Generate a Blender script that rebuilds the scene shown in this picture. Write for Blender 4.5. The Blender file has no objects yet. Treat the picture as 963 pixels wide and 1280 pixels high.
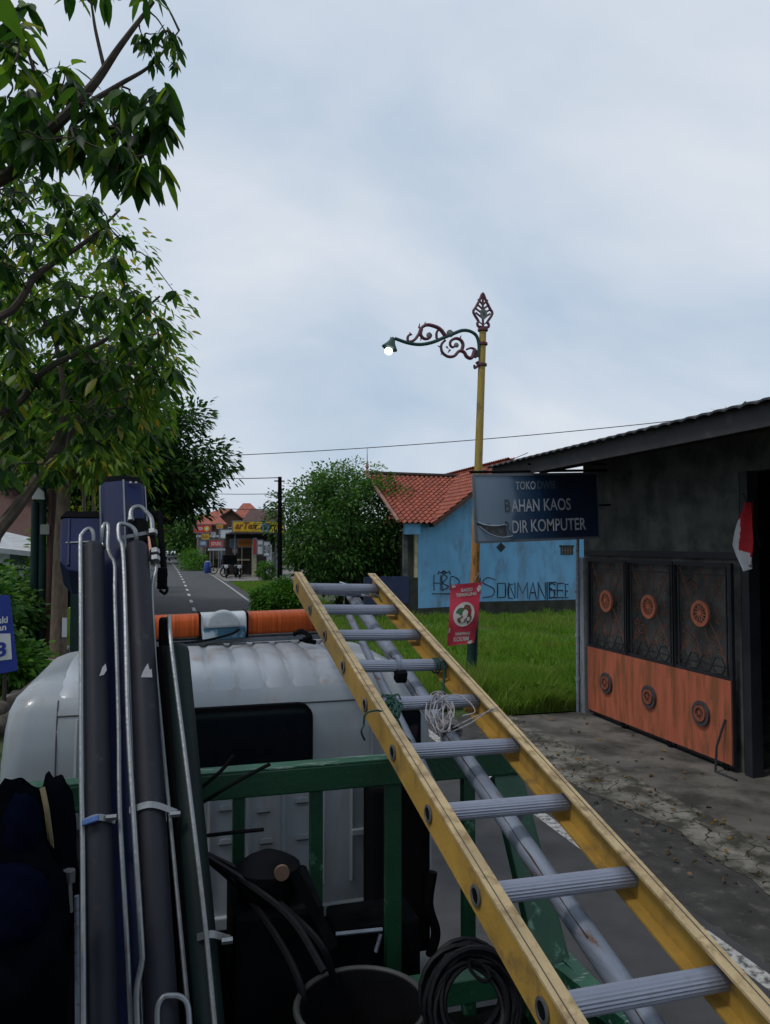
import bpy, bmesh, math, random
import numpy as np
from mathutils import Vector, Matrix
R = math.radians
random.seed(7); rng = np.random.default_rng(7)
scene = bpy.context.scene
col = scene.collection

# ------------------------------------------------------------------ camera
CAM = Vector((0, 0, 2.7)); F = 950.0; PIT = 2.4; YAW = 15.7
cam = bpy.data.cameras.new('camera'); cam.sensor_fit = 'HORIZONTAL'; cam.sensor_width = 36
cam.lens = F/963*36; cam.clip_start = .05; cam.clip_end = 3000
camo = bpy.data.objects.new('camera', cam); col.objects.link(camo)
camo.location = CAM; camo.rotation_euler = (R(90+PIT), 0, R(-YAW)); scene.camera = camo
ROT = camo.rotation_euler.to_matrix()

def at(px, py, Y=None, X=None, Z=None, fw=None):
    """photo pixel -> point in the place at a chosen distance"""
    d = ROT @ Vector(((px-481.5)/F, (640-py)/F, -1))
    if Y is not None: t = Y/d.y
    elif X is not None: t = X/d.x
    elif Z is not None: t = (Z-CAM.z)/d.z
    else: t = fw
    return CAM + d*t

# ------------------------------------------------------------------ world, sun
SUN = Vector((-.45, -.12, .85)).normalized()
w = bpy.data.worlds.new('World'); scene.world = w; w.use_nodes = True
nt = w.node_tree; nt.nodes.clear(); N = nt.nodes.new; L = nt.links.new
out = N('ShaderNodeOutputWorld'); bg = N('ShaderNodeBackground'); bg.inputs['Strength'].default_value = .1
sky = N('ShaderNodeTexSky'); sky.sky_type = 'NISHITA'; sky.sun_disc = False
sky.sun_elevation = math.asin(SUN.z); sky.sun_rotation = math.atan2(SUN.x, SUN.y)
sky.air_density = 1; sky.dust_density = 2
tc = N('ShaderNodeTexCoord'); sep = N('ShaderNodeSeparateXYZ'); L(tc.outputs['Generated'], sep.inputs[0])
ad = N('ShaderNodeMath'); ad.operation = 'ADD'; ad.inputs[1].default_value = .5; L(sep.outputs['Z'], ad.inputs[0])
mx = N('ShaderNodeMath'); mx.operation = 'MAXIMUM'; mx.inputs[1].default_value = .05; L(ad.outputs[0], mx.inputs[0])
dv = N('ShaderNodeVectorMath'); dv.operation = 'DIVIDE'
cmb = N('ShaderNodeCombineXYZ')
for k in range(3): L(mx.outputs[0], cmb.inputs[k])
L(tc.outputs['Generated'], dv.inputs[0]); L(cmb.outputs[0], dv.inputs[1])
mp = N('ShaderNodeMapping'); mp.inputs['Scale'].default_value = (1.3, 1.9, 1); mp.inputs['Rotation'].default_value = (0, 0, R(-25)); mp.inputs['Location'].default_value = (1.15, 2.3, .4)
L(dv.outputs[0], mp.inputs['Vector'])
n1 = N('ShaderNodeTexNoise'); n1.inputs['Scale'].default_value = 1.15; n1.inputs['Detail'].default_value = 7; n1.inputs['Roughness'].default_value = .5; n1.inputs['Distortion'].default_value = .35
L(mp.outputs[0], n1.inputs['Vector'])
r1 = N('ShaderNodeValToRGB'); e = r1.color_ramp.elements
e[0].position = .34; e[0].color = (3.95, 4.95, 6.1, 1); e[1].position = .68; e[1].color = (6.3, 6.7, 7.25, 1)
m_ = r1.color_ramp.elements.new(.5); m_.color = (5.15, 5.8, 6.7, 1)
L(n1.outputs['Fac'], r1.inputs[0])
mix = N('ShaderNodeMixRGB'); mix.inputs[0].default_value = .93; L(sky.outputs[0], mix.inputs[1]); L(r1.outputs[0], mix.inputs[2])
L(mix.outputs[0], bg.inputs['Color']); L(bg.outputs[0], out.inputs['Surface'])
sl = bpy.data.lights.new('sun', 'SUN'); sl.energy = 1.3; sl.angle = R(10); sl.color = (1, .96, .9)
so = bpy.data.objects.new('sun', sl); col.objects.link(so); so.rotation_euler = SUN.to_track_quat('Z', 'Y').to_euler()
vs = scene.view_settings; vs.view_transform = 'Standard'; vs.look = 'None'; vs.exposure = .26; vs.gamma = 1; vs.use_curve_mapping = False
scene.cycles.max_bounces = 6; scene.cycles.transparent_max_bounces = 12

# ------------------------------------------------------------------ materials
def M(name, c, rough=.6, metal=0., var=.18, scale=4., bump=.15, bscale=60., c2=None, dlo=.5, dhi=.65, dscale=3., stretch=(1,1,1), spec=.4, emit=None, coat=0):
    m = bpy.data.materials.new(name); m.use_nodes = True; t = m.node_tree; n = t.nodes.new; l = t.links.new
    b = t.nodes['Principled BSDF']; b.inputs['Roughness'].default_value = rough; b.inputs['Metallic'].default_value = metal
    b.inputs['Specular IOR Level'].default_value = spec; b.inputs['Coat Weight'].default_value = coat
    tc = n('ShaderNodeTexCoord'); mp = n('ShaderNodeMapping'); mp.inputs['Scale'].default_value = stretch; l(tc.outputs['Object'], mp.inputs['Vector'])
    a = n('ShaderNodeTexNoise'); a.inputs['Scale'].default_value = scale; a.inputs['Detail'].default_value = 6; l(mp.outputs[0], a.inputs['Vector'])
    mixn = n('ShaderNodeMixRGB'); mixn.inputs[1].default_value = (*[x*(1-var) for x in c], 1); mixn.inputs[2].default_value = (*[min(1, x*(1+var)) for x in c], 1)
    rr = n('ShaderNodeMapRange'); rr.inputs[1].default_value = .3; rr.inputs[2].default_value = .7; l(a.outputs['Fac'], rr.inputs[0]); l(rr.outputs[0], mixn.inputs[0])
    last = mixn.outputs[0]
    if c2:
        d = n('ShaderNodeTexNoise'); d.inputs['Scale'].default_value = dscale; d.inputs['Detail'].default_value = 8; d.inputs['Roughness'].default_value = .65; l(mp.outputs[0], d.inputs['Vector'])
        q = n('ShaderNodeMapRange'); q.inputs[1].default_value = dlo; q.inputs[2].default_value = dhi; l(d.outputs['Fac'], q.inputs[0])
        m2 = n('ShaderNodeMixRGB'); m2.inputs[2].default_value = (*c2, 1); l(q.outputs[0], m2.inputs[0]); l(last, m2.inputs[1]); last = m2.outputs[0]
    l(last, b.inputs['Base Color'])
    if bump:
        bn = n('ShaderNodeTexNoise'); bn.inputs['Scale'].default_value = bscale; bn.inputs['Detail'].default_value = 4; l(mp.outputs[0], bn.inputs['Vector'])
        bb = n('ShaderNodeBump'); bb.inputs['Strength'].default_value = bump; bb.inputs['Distance'].default_value = .01; l(bn.outputs['Fac'], bb.inputs['Height']); l(bb.outputs[0], b.inputs['Normal'])
    if emit: b.inputs['Emission Color'].default_value = (*emit[0], 1); b.inputs['Emission Strength'].default_value = emit[1]
    return m

def leafmat(name, cols, trans=.35, rough=.45, dry=None):
    m = bpy.data.materials.new(name); m.use_nodes = True; t = m.node_tree; n = t.nodes.new; l = t.links.new
    b = t.nodes['Principled BSDF']; b.inputs['Roughness'].default_value = rough; b.inputs['Specular IOR Level'].default_value = .14
    g = n('ShaderNodeNewGeometry'); r = n('ShaderNodeValToRGB'); r.color_ramp.interpolation = 'LINEAR'
    el = r.color_ramp.elements
    for k, (p, c) in enumerate(cols):
        x = el[k] if k < 2 else el.new(p)
        x.position = p; x.color = (*c, 1)
    l(g.outputs['Random Per Island'], r.inputs[0]); res = r.outputs[0]
    if dry:
        tc = n('ShaderNodeTexCoord'); nz = n('ShaderNodeTexNoise'); nz.inputs['Scale'].default_value = .55; nz.inputs['Detail'].default_value = 5; l(tc.outputs['Object'], nz.inputs['Vector'])
        mr = n('ShaderNodeMapRange'); mr.inputs[1].default_value = .45; mr.inputs[2].default_value = .7; mr.inputs[4].default_value = .75; l(nz.outputs['Fac'], mr.inputs[0])
        mm = n('ShaderNodeMixRGB'); mm.inputs[2].default_value = (*dry, 1); l(mr.outputs[0], mm.inputs[0]); l(res, mm.inputs[1]); res = mm.outputs[0]
    l(res, b.inputs['Base Color'])
    tr = n('ShaderNodeBsdfTranslucent'); bri = n('ShaderNodeMixRGB'); bri.blend_type = 'MULTIPLY'; bri.inputs[0].default_value = 1; bri.inputs[2].default_value = (1.5, 1.7, .6, 1)
    l(res, bri.inputs[1]); l(bri.outputs[0], tr.inputs[0])
    ms = n('ShaderNodeMixShader'); ms.inputs[0].default_value = trans; l(b.outputs[0], ms.inputs[1]); l(tr.outputs[0], ms.inputs[2])
    l(ms.outputs[0], t.nodes['Material Output'].inputs['Surface'])
    return m

asphalt = M('asphalt', (.044, .045, .049), .85, var=.25, scale=3, bump=.5, bscale=160, c2=(.058, .058, .06), dlo=.5, dhi=.75, dscale=1.3)
shoulder_m = M('old_asphalt', (.036, .035, .034), .9, var=.35, scale=5, bump=.7, bscale=110, c2=(.10, .095, .085), dlo=.55, dhi=.7, dscale=6)
paint_white = M('road_paint', (.45, .45, .44), .7, var=.2, scale=20, c2=(.07, .07, .07), dlo=.54, dhi=.62, dscale=30)
paint_line = M('road_edge_paint', (.38, .38, .37), .7, var=.2, scale=20, c2=(.07, .07, .07), dlo=.45, dhi=.6, dscale=18)
concrete = M('concrete_apron', (.10, .094, .085), .85, var=.4, scale=1.6, bump=.5, bscale=50, c2=(.03, .03, .026), dlo=.46, dhi=.62, dscale=1.4)
soil = M('soil', (.05, .05, .025), .95, var=.4, scale=2, bump=.8, bscale=20, c2=(.03, .06, .015), dlo=.4, dhi=.6, dscale=4)
lawn_m = M('lawn_ground', (.04, .075, .018), .95, var=.35, scale=1.2, bump=.8, bscale=25)
white_paint = M('cab_shaded_white_paint', (.31, .34, .37), .32, var=.07, scale=2.5, bump=.03, bscale=8, c2=(.28, .27, .25), dlo=.50, dhi=.72, dscale=5, stretch=(3, 3, .6), coat=.15)  # cab white with the rear wall's shade darkened into it
rust_white = M('cab_white_lit_roof', (.38, .41, .45), .4, var=.08, scale=3, bump=.03, bscale=8, c2=(.28, .22, .18), dlo=.52, dhi=.72, dscale=5, coat=.1)  # rust-stained cab white, kept lighter for the better-lit roof
seam = M('panel_gap', (.06, .06, .065), .8)
rubber = M('black_rubber', (.005, .005, .006), .8, var=.3, spec=.06)
blackm = M('grimy_black_metal', (.004, .0045, .006), .65, var=.4, scale=9, c2=(.012, .011, .01), dlo=.58, dhi=.75, dscale=8, spec=.05)
cylm = M('dark_grey_cylinder_paint', (.017, .018, .026), .55, spec=.2, var=.15, scale=6, bump=.08, bscale=30, c2=(.045, .045, .05), dlo=.62, dhi=.75, dscale=14)
glass = M('dark_window_glass', (.006, .008, .012), .08, var=.1, bump=0, spec=.5)
pane = M('window_pane', (.03, .035, .04), .15, var=.1, bump=0)
navy = M('navy_boom_paint', (.008, .015, .060), .55, var=.3, scale=5, bump=.1, bscale=20, c2=(.02, .022, .04), dlo=.56, dhi=.7, dscale=9, spec=.15)
steel = M('zinc_steel', (.22, .235, .25), .42, metal=.75, var=.15, scale=15, c2=(.2, .18, .16), dlo=.55, dhi=.75, dscale=15)
galv = M('grey_pipe', (.20, .23, .29), .5, metal=.2, var=.2, scale=8, c2=(.12, .075, .055), dlo=.56, dhi=.64, dscale=7, stretch=(2.5, .25, 2.5))
alu = M('ribbed_aluminium', (.23, .25, .31), .42, metal=.35, var=.12, scale=8, c2=(.15, .15, .17), dlo=.55, dhi=.75, dscale=8)
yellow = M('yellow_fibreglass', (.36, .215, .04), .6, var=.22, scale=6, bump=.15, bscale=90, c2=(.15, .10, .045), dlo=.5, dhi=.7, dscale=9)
yellow_top = M('pale_fibreglass', (.42, .315, .17), .75, var=.2, scale=10, bump=.25, bscale=140, c2=(.22, .15, .07), dlo=.48, dhi=.66, dscale=22)  # paler, less saturated yellow for the top flanges
green_rail = M('green_frame_paint', (.006, .045, .021), .45, var=.25, scale=6, c2=(.10, .2, .14), dlo=.62, dhi=.7, dscale=9)
green_pale = M('pale_patchy_green_paint', (.02, .10, .055), .5, var=.25, scale=6, c2=(.30, .38, .34), dlo=.56, dhi=.64, dscale=14, stretch=(.5, 3, 3))  # paler green with light patches
amber = M('amber_plastic', (.40, .070, .012), .5, var=.3, scale=3, bump=.6, bscale=4, stretch=(45, 1, 1), spec=.15, c2=(.22, .05, .02), dlo=.5, dhi=.7, dscale=1.2)
teal = M('blue_tinted_plastic', (.03, .12, .19), .3, var=.2, scale=8, c2=(.45, .52, .58), dlo=.5, dhi=.6, dscale=10)
silver = M('silver_plastic', (.42, .45, .48), .35, metal=.2, var=.15, scale=12, c2=(.15, .2, .25), dlo=.58, dhi=.7, dscale=20)
ochre = M('mustard_post_paint', (.30, .21, .035), .5, var=.2, scale=5, c2=(.16, .10, .03), dlo=.52, dhi=.66, dscale=5, stretch=(3, 3, .7))
rusty_post = M('rusty_orange_post_paint', (.32, .15, .035), .6, var=.3, scale=5, c2=(.12, .06, .02), dlo=.5, dhi=.62, dscale=7, stretch=(3, 3, .7))
dkgreen = M('dark_green_paint', (.008, .042, .036), .45, var=.2); sootgreen = M('soot_green_paint', (.008, .025, .024), .6, var=.2, spec=.2)
maroon = M('maroon_iron', (.085, .02, .032), .5, var=.25, scale=20)
greyleaf = M('grey_metal_ornament', (.12, .13, .12), .5, var=.3, scale=20)
bulbm = M('lit_bulb', (.9, .95, .9), .3, emit=((.9, 1, .93), 1.5), bump=0)
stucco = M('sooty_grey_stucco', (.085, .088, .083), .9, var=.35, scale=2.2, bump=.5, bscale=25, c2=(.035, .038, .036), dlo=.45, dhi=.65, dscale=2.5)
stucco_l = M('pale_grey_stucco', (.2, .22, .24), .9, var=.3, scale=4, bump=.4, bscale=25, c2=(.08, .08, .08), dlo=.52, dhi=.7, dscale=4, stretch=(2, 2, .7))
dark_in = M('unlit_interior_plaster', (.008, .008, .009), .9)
roof_sheet = M('dark_roof_sheet', (.04, .042, .048), .6, var=.3, scale=3)
fascia_m = M('dark_fascia', (.022, .022, .026), .6, var=.3, scale=4, c2=(.05, .045, .042), dlo=.56, dhi=.7, dscale=6)
orange_m = M('orange_gate_paint', (.36, .095, .05), .6, var=.12, scale=3, bump=.08, bscale=30, c2=(.20, .07, .03), dlo=.46, dhi=.62, dscale=3.2, stretch=(3, 3, .5))
copper = M('copper_ornament_paint', (.40, .12, .065), .55, var=.2, scale=15)
darkring = M('dark_grey_ring', (.05, .042, .048), .5, var=.3, scale=15); copper_dk = M('dull_copper', (.2, .062, .035), .55, var=.3, scale=15)
iron = M('black_iron', (.014, .015, .02), .5, var=.3)
brownscroll = M('brown_scroll_paint', (.13, .045, .025), .6, var=.3, scale=12)
blue_wall_m = M('sky_blue_wall_paint', (.135, .34, .55), .8, var=.12, scale=1.2, bump=.2, bscale=20, c2=(.12, .20, .29), dlo=.5, dhi=.68, dscale=1.1, stretch=(1.8, 1.8, .6))
footing = M('mossy_footing_and_porch_shade', (.028, .033, .026), .95, var=.4, scale=3, bump=.5)
tile_m = M('terracotta_tiles', (.25, .066, .04), .8, var=.35, scale=3.5, bump=.3, bscale=20, c2=(.12, .05, .035), dlo=.53, dhi=.68, dscale=4)
tile_dk = M('weathered_brown_tiles', (.075, .036, .03), .85, var=.35, scale=3, c2=(.05, .035, .03), dlo=.5, dhi=.65, dscale=3)
ridge_m = M('ridge_cement', (.22, .12, .09), .85, var=.3)
darkwood = M('dark_timber', (.03, .022, .018), .8, var=.4)
brick_m = M('brown_brick', (.15, .08, .055), .9, var=.3, scale=8, c2=(.09, .07, .06))
cream = M('cream_plaster', (.42, .38, .25), .85, var=.15, c2=(.22, .2, .15))
white_wall = M('whitewashed_wall', (.45, .47, .48), .85, var=.12, scale=2, c2=(.22, .23, .22), dlo=.5, dhi=.7, dscale=2)
pale_sheet = M('pale_roof_sheet', (.45, .47, .5), .6, var=.15)
redp = M('red_sign_paint', (.50, .03, .03), .5, var=.15)
yelp = M('yellow_sign_paint', (.62, .38, .015), .5, var=.15)
orgp = M('orange_banner_cloth', (.42, .14, .01), .6, var=.15)
whp = M('white_sign_paint', (.5, .52, .54), .5, var=.08)
brnp = M('brown_lettering', (.2, .06, .01), .6)
blkp = M('black_marking', (.012, .013, .02), .6, bump=0)
navyp = M('navy_vinyl', (.014, .036, .085), .28, var=.3, scale=3, bump=.12, bscale=7, spec=.6)
sheenp = M('pale_sheen_vinyl', (.20, .27, .35), .35, var=.12, scale=3, bump=.25, bscale=9, c2=(.27, .33, .39), dlo=.5, dhi=.7, dscale=4, spec=.6)  # pale colour of the painted sky reflection, used on the torn edge
backp = M('bare_sign_backing', (.07, .075, .08), .7, var=.4, scale=12)
lettero = M('dark_grey_lettering', (.06, .075, .09), .5, bump=0)
letterp = M('grey_white_lettering', (.36, .39, .43), .4, var=.35, scale=5, bump=0)
letterd = M('dull_grey_lettering', (.12, .145, .18), .4, var=.35, scale=6, bump=0)
framegrey = M('grey_sign_frame', (.14, .16, .18), .5, metal=.3, var=.2)
bannerp = M('crimson_banner_vinyl', (.55, .045, .085), .5, var=.12, scale=5, bump=.2, bscale=12)
bannerw = M('white_print', (.55, .55, .53), .5, var=.05, bump=0)
food1 = M('printed_food_green', (.04, .12, .05), .5, bump=0); food2 = M('printed_food_brown', (.16, .07, .04), .5, bump=0)
bark = M('grey_brown_bark', (.115, .085, .06), .95, var=.35, scale=9, bump=.9, bscale=26, c2=(.16, .14, .11), dlo=.55, dhi=.7, dscale=7, stretch=(2, 2, .5))
bark_dk = M('dark_bark', (.05, .04, .03), .95, var=.35, scale=9, bump=.8, bscale=26)
kerb_m = M('weathered_kerb', (.30, .29, .26), .9, var=.25, scale=5, bump=.5, bscale=30, c2=(.12, .13, .09), dlo=.48, dhi=.65, dscale=4)
bluesign = M('royal_blue_sign', (.012, .03, .22), .4, var=.1)
bagm = M('black_nylon_cloth', (.0025, .003, .005), .8, var=.5, scale=6, bump=.5, bscale=15, spec=0)
hose_m = M('black_hose', (.005, .005, .007), .5, var=.3, spec=.2)
floor_m = M('truck_deck', (.005, .006, .006), .85, var=.5, scale=6, spec=0)
rope_g = M('green_nylon_rope', (.012, .06, .045), .8, var=.3, scale=60, bump=.6, bscale=200)
rope_w = M('pale_cotton_string', (.28, .26, .27), .9, var=.3, scale=60, bump=.6, bscale=200)
tubm = M('grey_plastic_tub', (.035, .038, .038), .6, var=.3)
bluecloth = M('blue_plastic_cask', (.012, .04, .2), .4)
limem = M('lime_painted_concrete', (.20, .36, .04), .8, var=.2)
carwhite = M('van_white_paint', (.5, .52, .54), .3, var=.08, coat=.3)
lampglass = M('lamp_glass', (.5, .5, .5), .2)
redcloth = M('red_flag_cloth', (.38, .012, .02), .8, var=.15); whcloth = M('white_flag_cloth', (.5, .5, .52), .8, var=.1)
wirem = M('black_cable', (.015, .015, .017), .7)
g_dark = leafmat('dark_green_leaves', [(0, (.012, .038, .010)), (1, (.035, .085, .018)), (.55, (.018, .055, .013)), (.9, (.05, .11, .022))], .3)
g_near = leafmat('long_drooping_leaves', [(0, (.012, .034, .011)), (1, (.16, .15, .03)), (.45, (.022, .06, .015)), (.75, (.055, .115, .022)), (.93, (.12, .19, .03)), (.985, (.16, .15, .03))], .5, .38)
g_mid = leafmat('yellow_green_leaves', [(0, (.04, .09, .018)), (1, (.30, .18, .02)), (.5, (.09, .17, .028)), (.9, (.16, .22, .035)), (.95, (.30, .18, .02))], .5)
g_far = leafmat('deep_green_leaves', [(0, (.008, .028, .008)), (1, (.026, .07, .016)), (.6, (.014, .045, .01))], .2)
g_bush = leafmat('bright_green_leaves', [(0, (.03, .09, .012)), (1, (.09, .20, .03)), (.5, (.05, .135, .018))], .35)
g_tree = leafmat('feathery_green_leaves', [(0, (.022, .075, .018)), (1, (.11, .20, .04)), (.6, (.05, .13, .028))], .3)
g_grass = leafmat('grass_blades', [(0, (.05, .12, .012)), (1, (.24, .26, .08)), (.5, (.095, .20, .02)), (.92, (.15, .27, .035))], .35, .6, dry=(.17, .19, .05))

# ------------------------------------------------------------------ mesh helpers
ROOT = {}
def tag(o, label=None, cat=None, group=None, kind=None):
    if label: o['label'] = label
    if cat: o['category'] = cat
    if group: o['group'] = group
    if kind: o['kind'] = kind
    return o
def thing(name, label, cat, loc=(0, 0, 0), group=None):
    o = bpy.data.objects.new(name, None); col.objects.link(o); o.location = loc; o.empty_display_size = .2
    ROOT[o.name] = Vector(loc); return tag(o, label, cat, group)
class MB:
    def __init__(s): s.v = []; s.f = []
    def add(s, vs, fs):
        o = len(s.v); s.v += [tuple(v) for v in vs]; s.f += [tuple(i+o for i in f) for f in fs]; return s
    def box(s, a, b):
        x0, y0, z0 = a; x1, y1, z1 = b
        return s.add([(x0,y0,z0),(x1,y0,z0),(x1,y1,z0),(x0,y1,z0),(x0,y0,z1),(x1,y0,z1),(x1,y1,z1),(x0,y1,z1)],
                     [(3,2,1,0),(4,5,6,7),(0,1,5,4),(1,2,6,5),(2,3,7,6),(3,0,4,7)])
    def obox(s, c, U, V, W, hu, hv, hw):
        """box centred on c with half sizes along U V W"""
        c = Vector(c); vs = []
        for k in (-1, 1):
            for a, b in ((-1,-1),(1,-1),(1,1),(-1,1)): vs.append(c+U*hu*a+V*hv*b+W*hw*k)
        return s.add(vs, [(3,2,1,0),(4,5,6,7),(0,1,5,4),(1,2,6,5),(2,3,7,6),(3,0,4,7)])
    def bar(s, p, q, w_, h_, up=Vector((0,0,1))):
        p = Vector(p); q = Vector(q); D = (q-p); l = D.length; D /= l
        U = D.cross(up)
        if U.length < 1e-4: U = D.cross(Vector((1,0,0)))
        U.normalize(); V = U.cross(D).normalized()
        return s.obox((p+q)/2, U, V, D, w_/2, h_/2, l/2)
    def tube(s, pts, r, n=8, cap=True, rs=None):
        pts = [Vector(p) for p in pts]; m = len(pts); base = len(s.v)
        T = (pts[1]-pts[0]).normalized(); up = Vector((0,0,1)) if abs(T.z) < .9 else Vector((1,0,0))
        Nn = T.cross(up).normalized()
        for i, p in enumerate(pts):
            if i == 0: t = pts[1]-pts[0]
            elif i == m-1: t = pts[-1]-pts[-2]
            else: t = (pts[i+1]-pts[i]).normalized()+(pts[i]-pts[i-1]).normalized()
            if t.length < 1e-9: t = T
            t.normalize(); Nn = (Nn-t*Nn.dot(t))
            if Nn.length < 1e-6: Nn = t.orthogonal()
            Nn.normalize(); B = t.cross(Nn); rr = rs[i] if rs else r
            for k in range(n):
                a = 2*math.pi*k/n; s.v.append(tuple(p+Nn*math.cos(a)*rr+B*math.sin(a)*rr))
        for i in range(m-1):
            for k in range(n):
                a = base+i*n+k; b = base+i*n+(k+1) % n; s.f.append((a, b, b+n, a+n))
        if cap: s.f.append(tuple(base+k for k in reversed(range(n)))); s.f.append(tuple(base+(m-1)*n+k for k in range(n)))
        return s
    def lathe(s, c, prof, n=20, axis=Vector((0,0,1))):
        c = Vector(c); A = Vector(axis).normalized(); U = A.orthogonal().normalized(); V = A.cross(U); base = len(s.v)
        for r, h in prof:
            for k in range(n):
                a = 2*math.pi*k/n; s.v.append(tuple(c+A*h+U*math.cos(a)*r+V*math.sin(a)*r))
        for i in range(len(prof)-1):
            for k in range(n):
                a = base+i*n+k; b = base+i*n+(k+1) % n; s.f.append((a, b, b+n, a+n))
        s.f.append(tuple(base+k for k in reversed(range(n)))); s.f.append(tuple(base+(len(prof)-1)*n+k for k in range(n)))
        return s
    def prism(s, poly, O, U, V, W, d):
        """2-D polygon in the U,V plane at O, thickness d along W"""
        O = Vector(O); n = len(poly); base = len(s.v)
        for k in (0, d):
            for x, y in poly: s.v.append(tuple(O+U*x+V*y+W*k))
        s.f.append(tuple(base+k for k in reversed(range(n)))); s.f.append(tuple(base+n+k for k in range(n)))
        for k in range(n): a = base+k; b = base+(k+1) % n; s.f.append((a, b, b+n, a+n))
        return s
    def build(s, name, mat, parent=None, smooth=False, bevel=0, seg=2, label=None):
        me = bpy.data.meshes.new(name); off = Vector((0,0,0))
        if parent is not None: off = ROOT[parent.name]
        me.from_pydata([(a-off.x, b-off.y, c-off.z) for a, b, c in s.v], [], s.f); me.materials.append(mat)
        o = bpy.data.objects.new(name, me); col.objects.link(o)
        if parent is not None: o.parent = parent
        ROOT[o.name] = off
        if smooth:
            me.shade_smooth()
            try: me.set_sharp_from_angle(angle=R(42))
            except Exception: pass
        if bevel:
            b = o.modifiers.new('bevel', 'BEVEL'); b.width = bevel; b.segments = seg; b.limit_method = 'ANGLE'; b.angle_limit = R(40)
        if label: o['label'] = label
        return o
def smoothpath(pts, n=6):
    P = [Vector(p) for p in pts]; P = [P[0]*2-P[1]]+P+[P[-1]*2-P[-2]]; o = []
    for i in range(1, len(P)-2):
        for k in range(n):
            t = k/n; a, b, c, d = P[i-1:i+3]
            o.append(.5*((2*b)+(c-a)*t+(2*a-5*b+4*c-d)*t*t+(3*b-a-3*c+d)*t**3))
    o.append(P[-2]); return o
X_, Y_, Z_ = Vector((1,0,0)), Vector((0,1,0)), Vector((0,0,1))

def raw(name, V, Fc, mat, parent=None, kverts=3):
    """fast mesh from numpy arrays; every face has kverts corners"""
    off = ROOT[parent.name] if parent is not None else Vector((0,0,0))
    me = bpy.data.meshes.new(name); V = np.asarray(V, np.float32).reshape(-1, 3)-np.array(off, np.float32); Fc = np.asarray(Fc, np.int32).reshape(-1, kverts)
    me.vertices.add(len(V)); me.vertices.foreach_set('co', V.ravel())
    me.loops.add(Fc.size); me.loops.foreach_set('vertex_index', Fc.ravel())
    me.polygons.add(len(Fc)); me.polygons.foreach_set('loop_start', np.arange(len(Fc), dtype=np.int32)*kverts)
    me.update(calc_edges=True); me.materials.append(mat)
    o = bpy.data.objects.new(name, me); col.objects.link(o)
    if parent is not None: o.parent = parent
    ROOT[o.name] = off; return o

def nrm(a): return a/np.maximum(np.linalg.norm(a, axis=1, keepdims=True), 1e-6)
def leaves(name, P, D, Ln, Wd, mat, parent, droop=.25, detail=False, facing=None):
    P = np.asarray(P); D = nrm(np.asarray(D)); n = len(P); Ln = np.broadcast_to(Ln, n)[:, None]; Wd = np.broadcast_to(Wd, n)[:, None]
    S = nrm(np.cross(D, nrm(rng.normal(size=(n, 3))*.6+np.array([0, 0, 1.])))); U = np.cross(S, D)
    g = np.array([0, 0, -1.])
    def mid(t): return P+D*Ln*t+g*Ln*droop*t**2
    if not detail:
        V = np.stack([P, mid(.28)+S*Wd*.42+U*Wd*.1, mid(.28)-S*Wd*.42+U*Wd*.1, mid(.65)+S*Wd*.36+U*Wd*.08, mid(.65)-S*Wd*.36+U*Wd*.08, mid(1)], 1)
        f = np.array([[0, 1, 2], [1, 3, 4], [1, 4, 2], [3, 5, 4]]); k = 6
    else:
        L_ = [P]; curl = rng.uniform(.02, .2, (n, 1))
        for t_, w_ in ((.16, .30), (.40, .5), (.68, .40), (.88, .17)): L_ += [mid(t_)+S*Wd*w_+U*Wd*curl, mid(t_), mid(t_)-S*Wd*w_+U*Wd*curl]
        V = np.stack(L_+[mid(1.0)], 1); f = [[0, 1, 2], [0, 2, 3], [10, 13, 11], [11, 13, 12]]
        for q in (1, 4, 7): f += [[q, q+3, q+4], [q, q+4, q+1], [q+1, q+4, q+5], [q+1, q+5, q+2]]
        f = np.array(f); k = 14
    Fc = (f[None]+np.arange(n)[:, None, None]*k).reshape(-1, 3)
    o = raw(name, V.reshape(-1, 3), Fc, mat, parent)
    if detail: o.data.polygons.foreach_set('use_smooth', np.ones(len(Fc), bool))
    return o

def crown_pts(c, rad, nclump, per, spread, seed_bias=.55):
    """clump centres through an uneven ellipsoid, leaves round each clump"""
    c = np.array(c); rad = np.array(rad)
    d = nrm(rng.normal(size=(nclump, 3))); rr = seed_bias+(1-seed_bias)*rng.random((nclump, 1))**.6
    lump = 1+.22*np.sin(d[:, :1]*5+c[0])*np.cos(d[:, 1:2]*4+c[1])+rng.normal(size=(nclump, 1))*.07
    C = c+d*rad*rr*lump
    k = np.repeat(np.arange(nclump), per); P = C[k]+np.clip(rng.normal(size=(len(k), 3)), -1.7, 1.7)*spread*np.array([1, 1, .7])
    D = nrm(P-C[k]+d[k]*spread*.6+rng.normal(size=(len(k), 3))*spread*.4)
    return P, D, C

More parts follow.
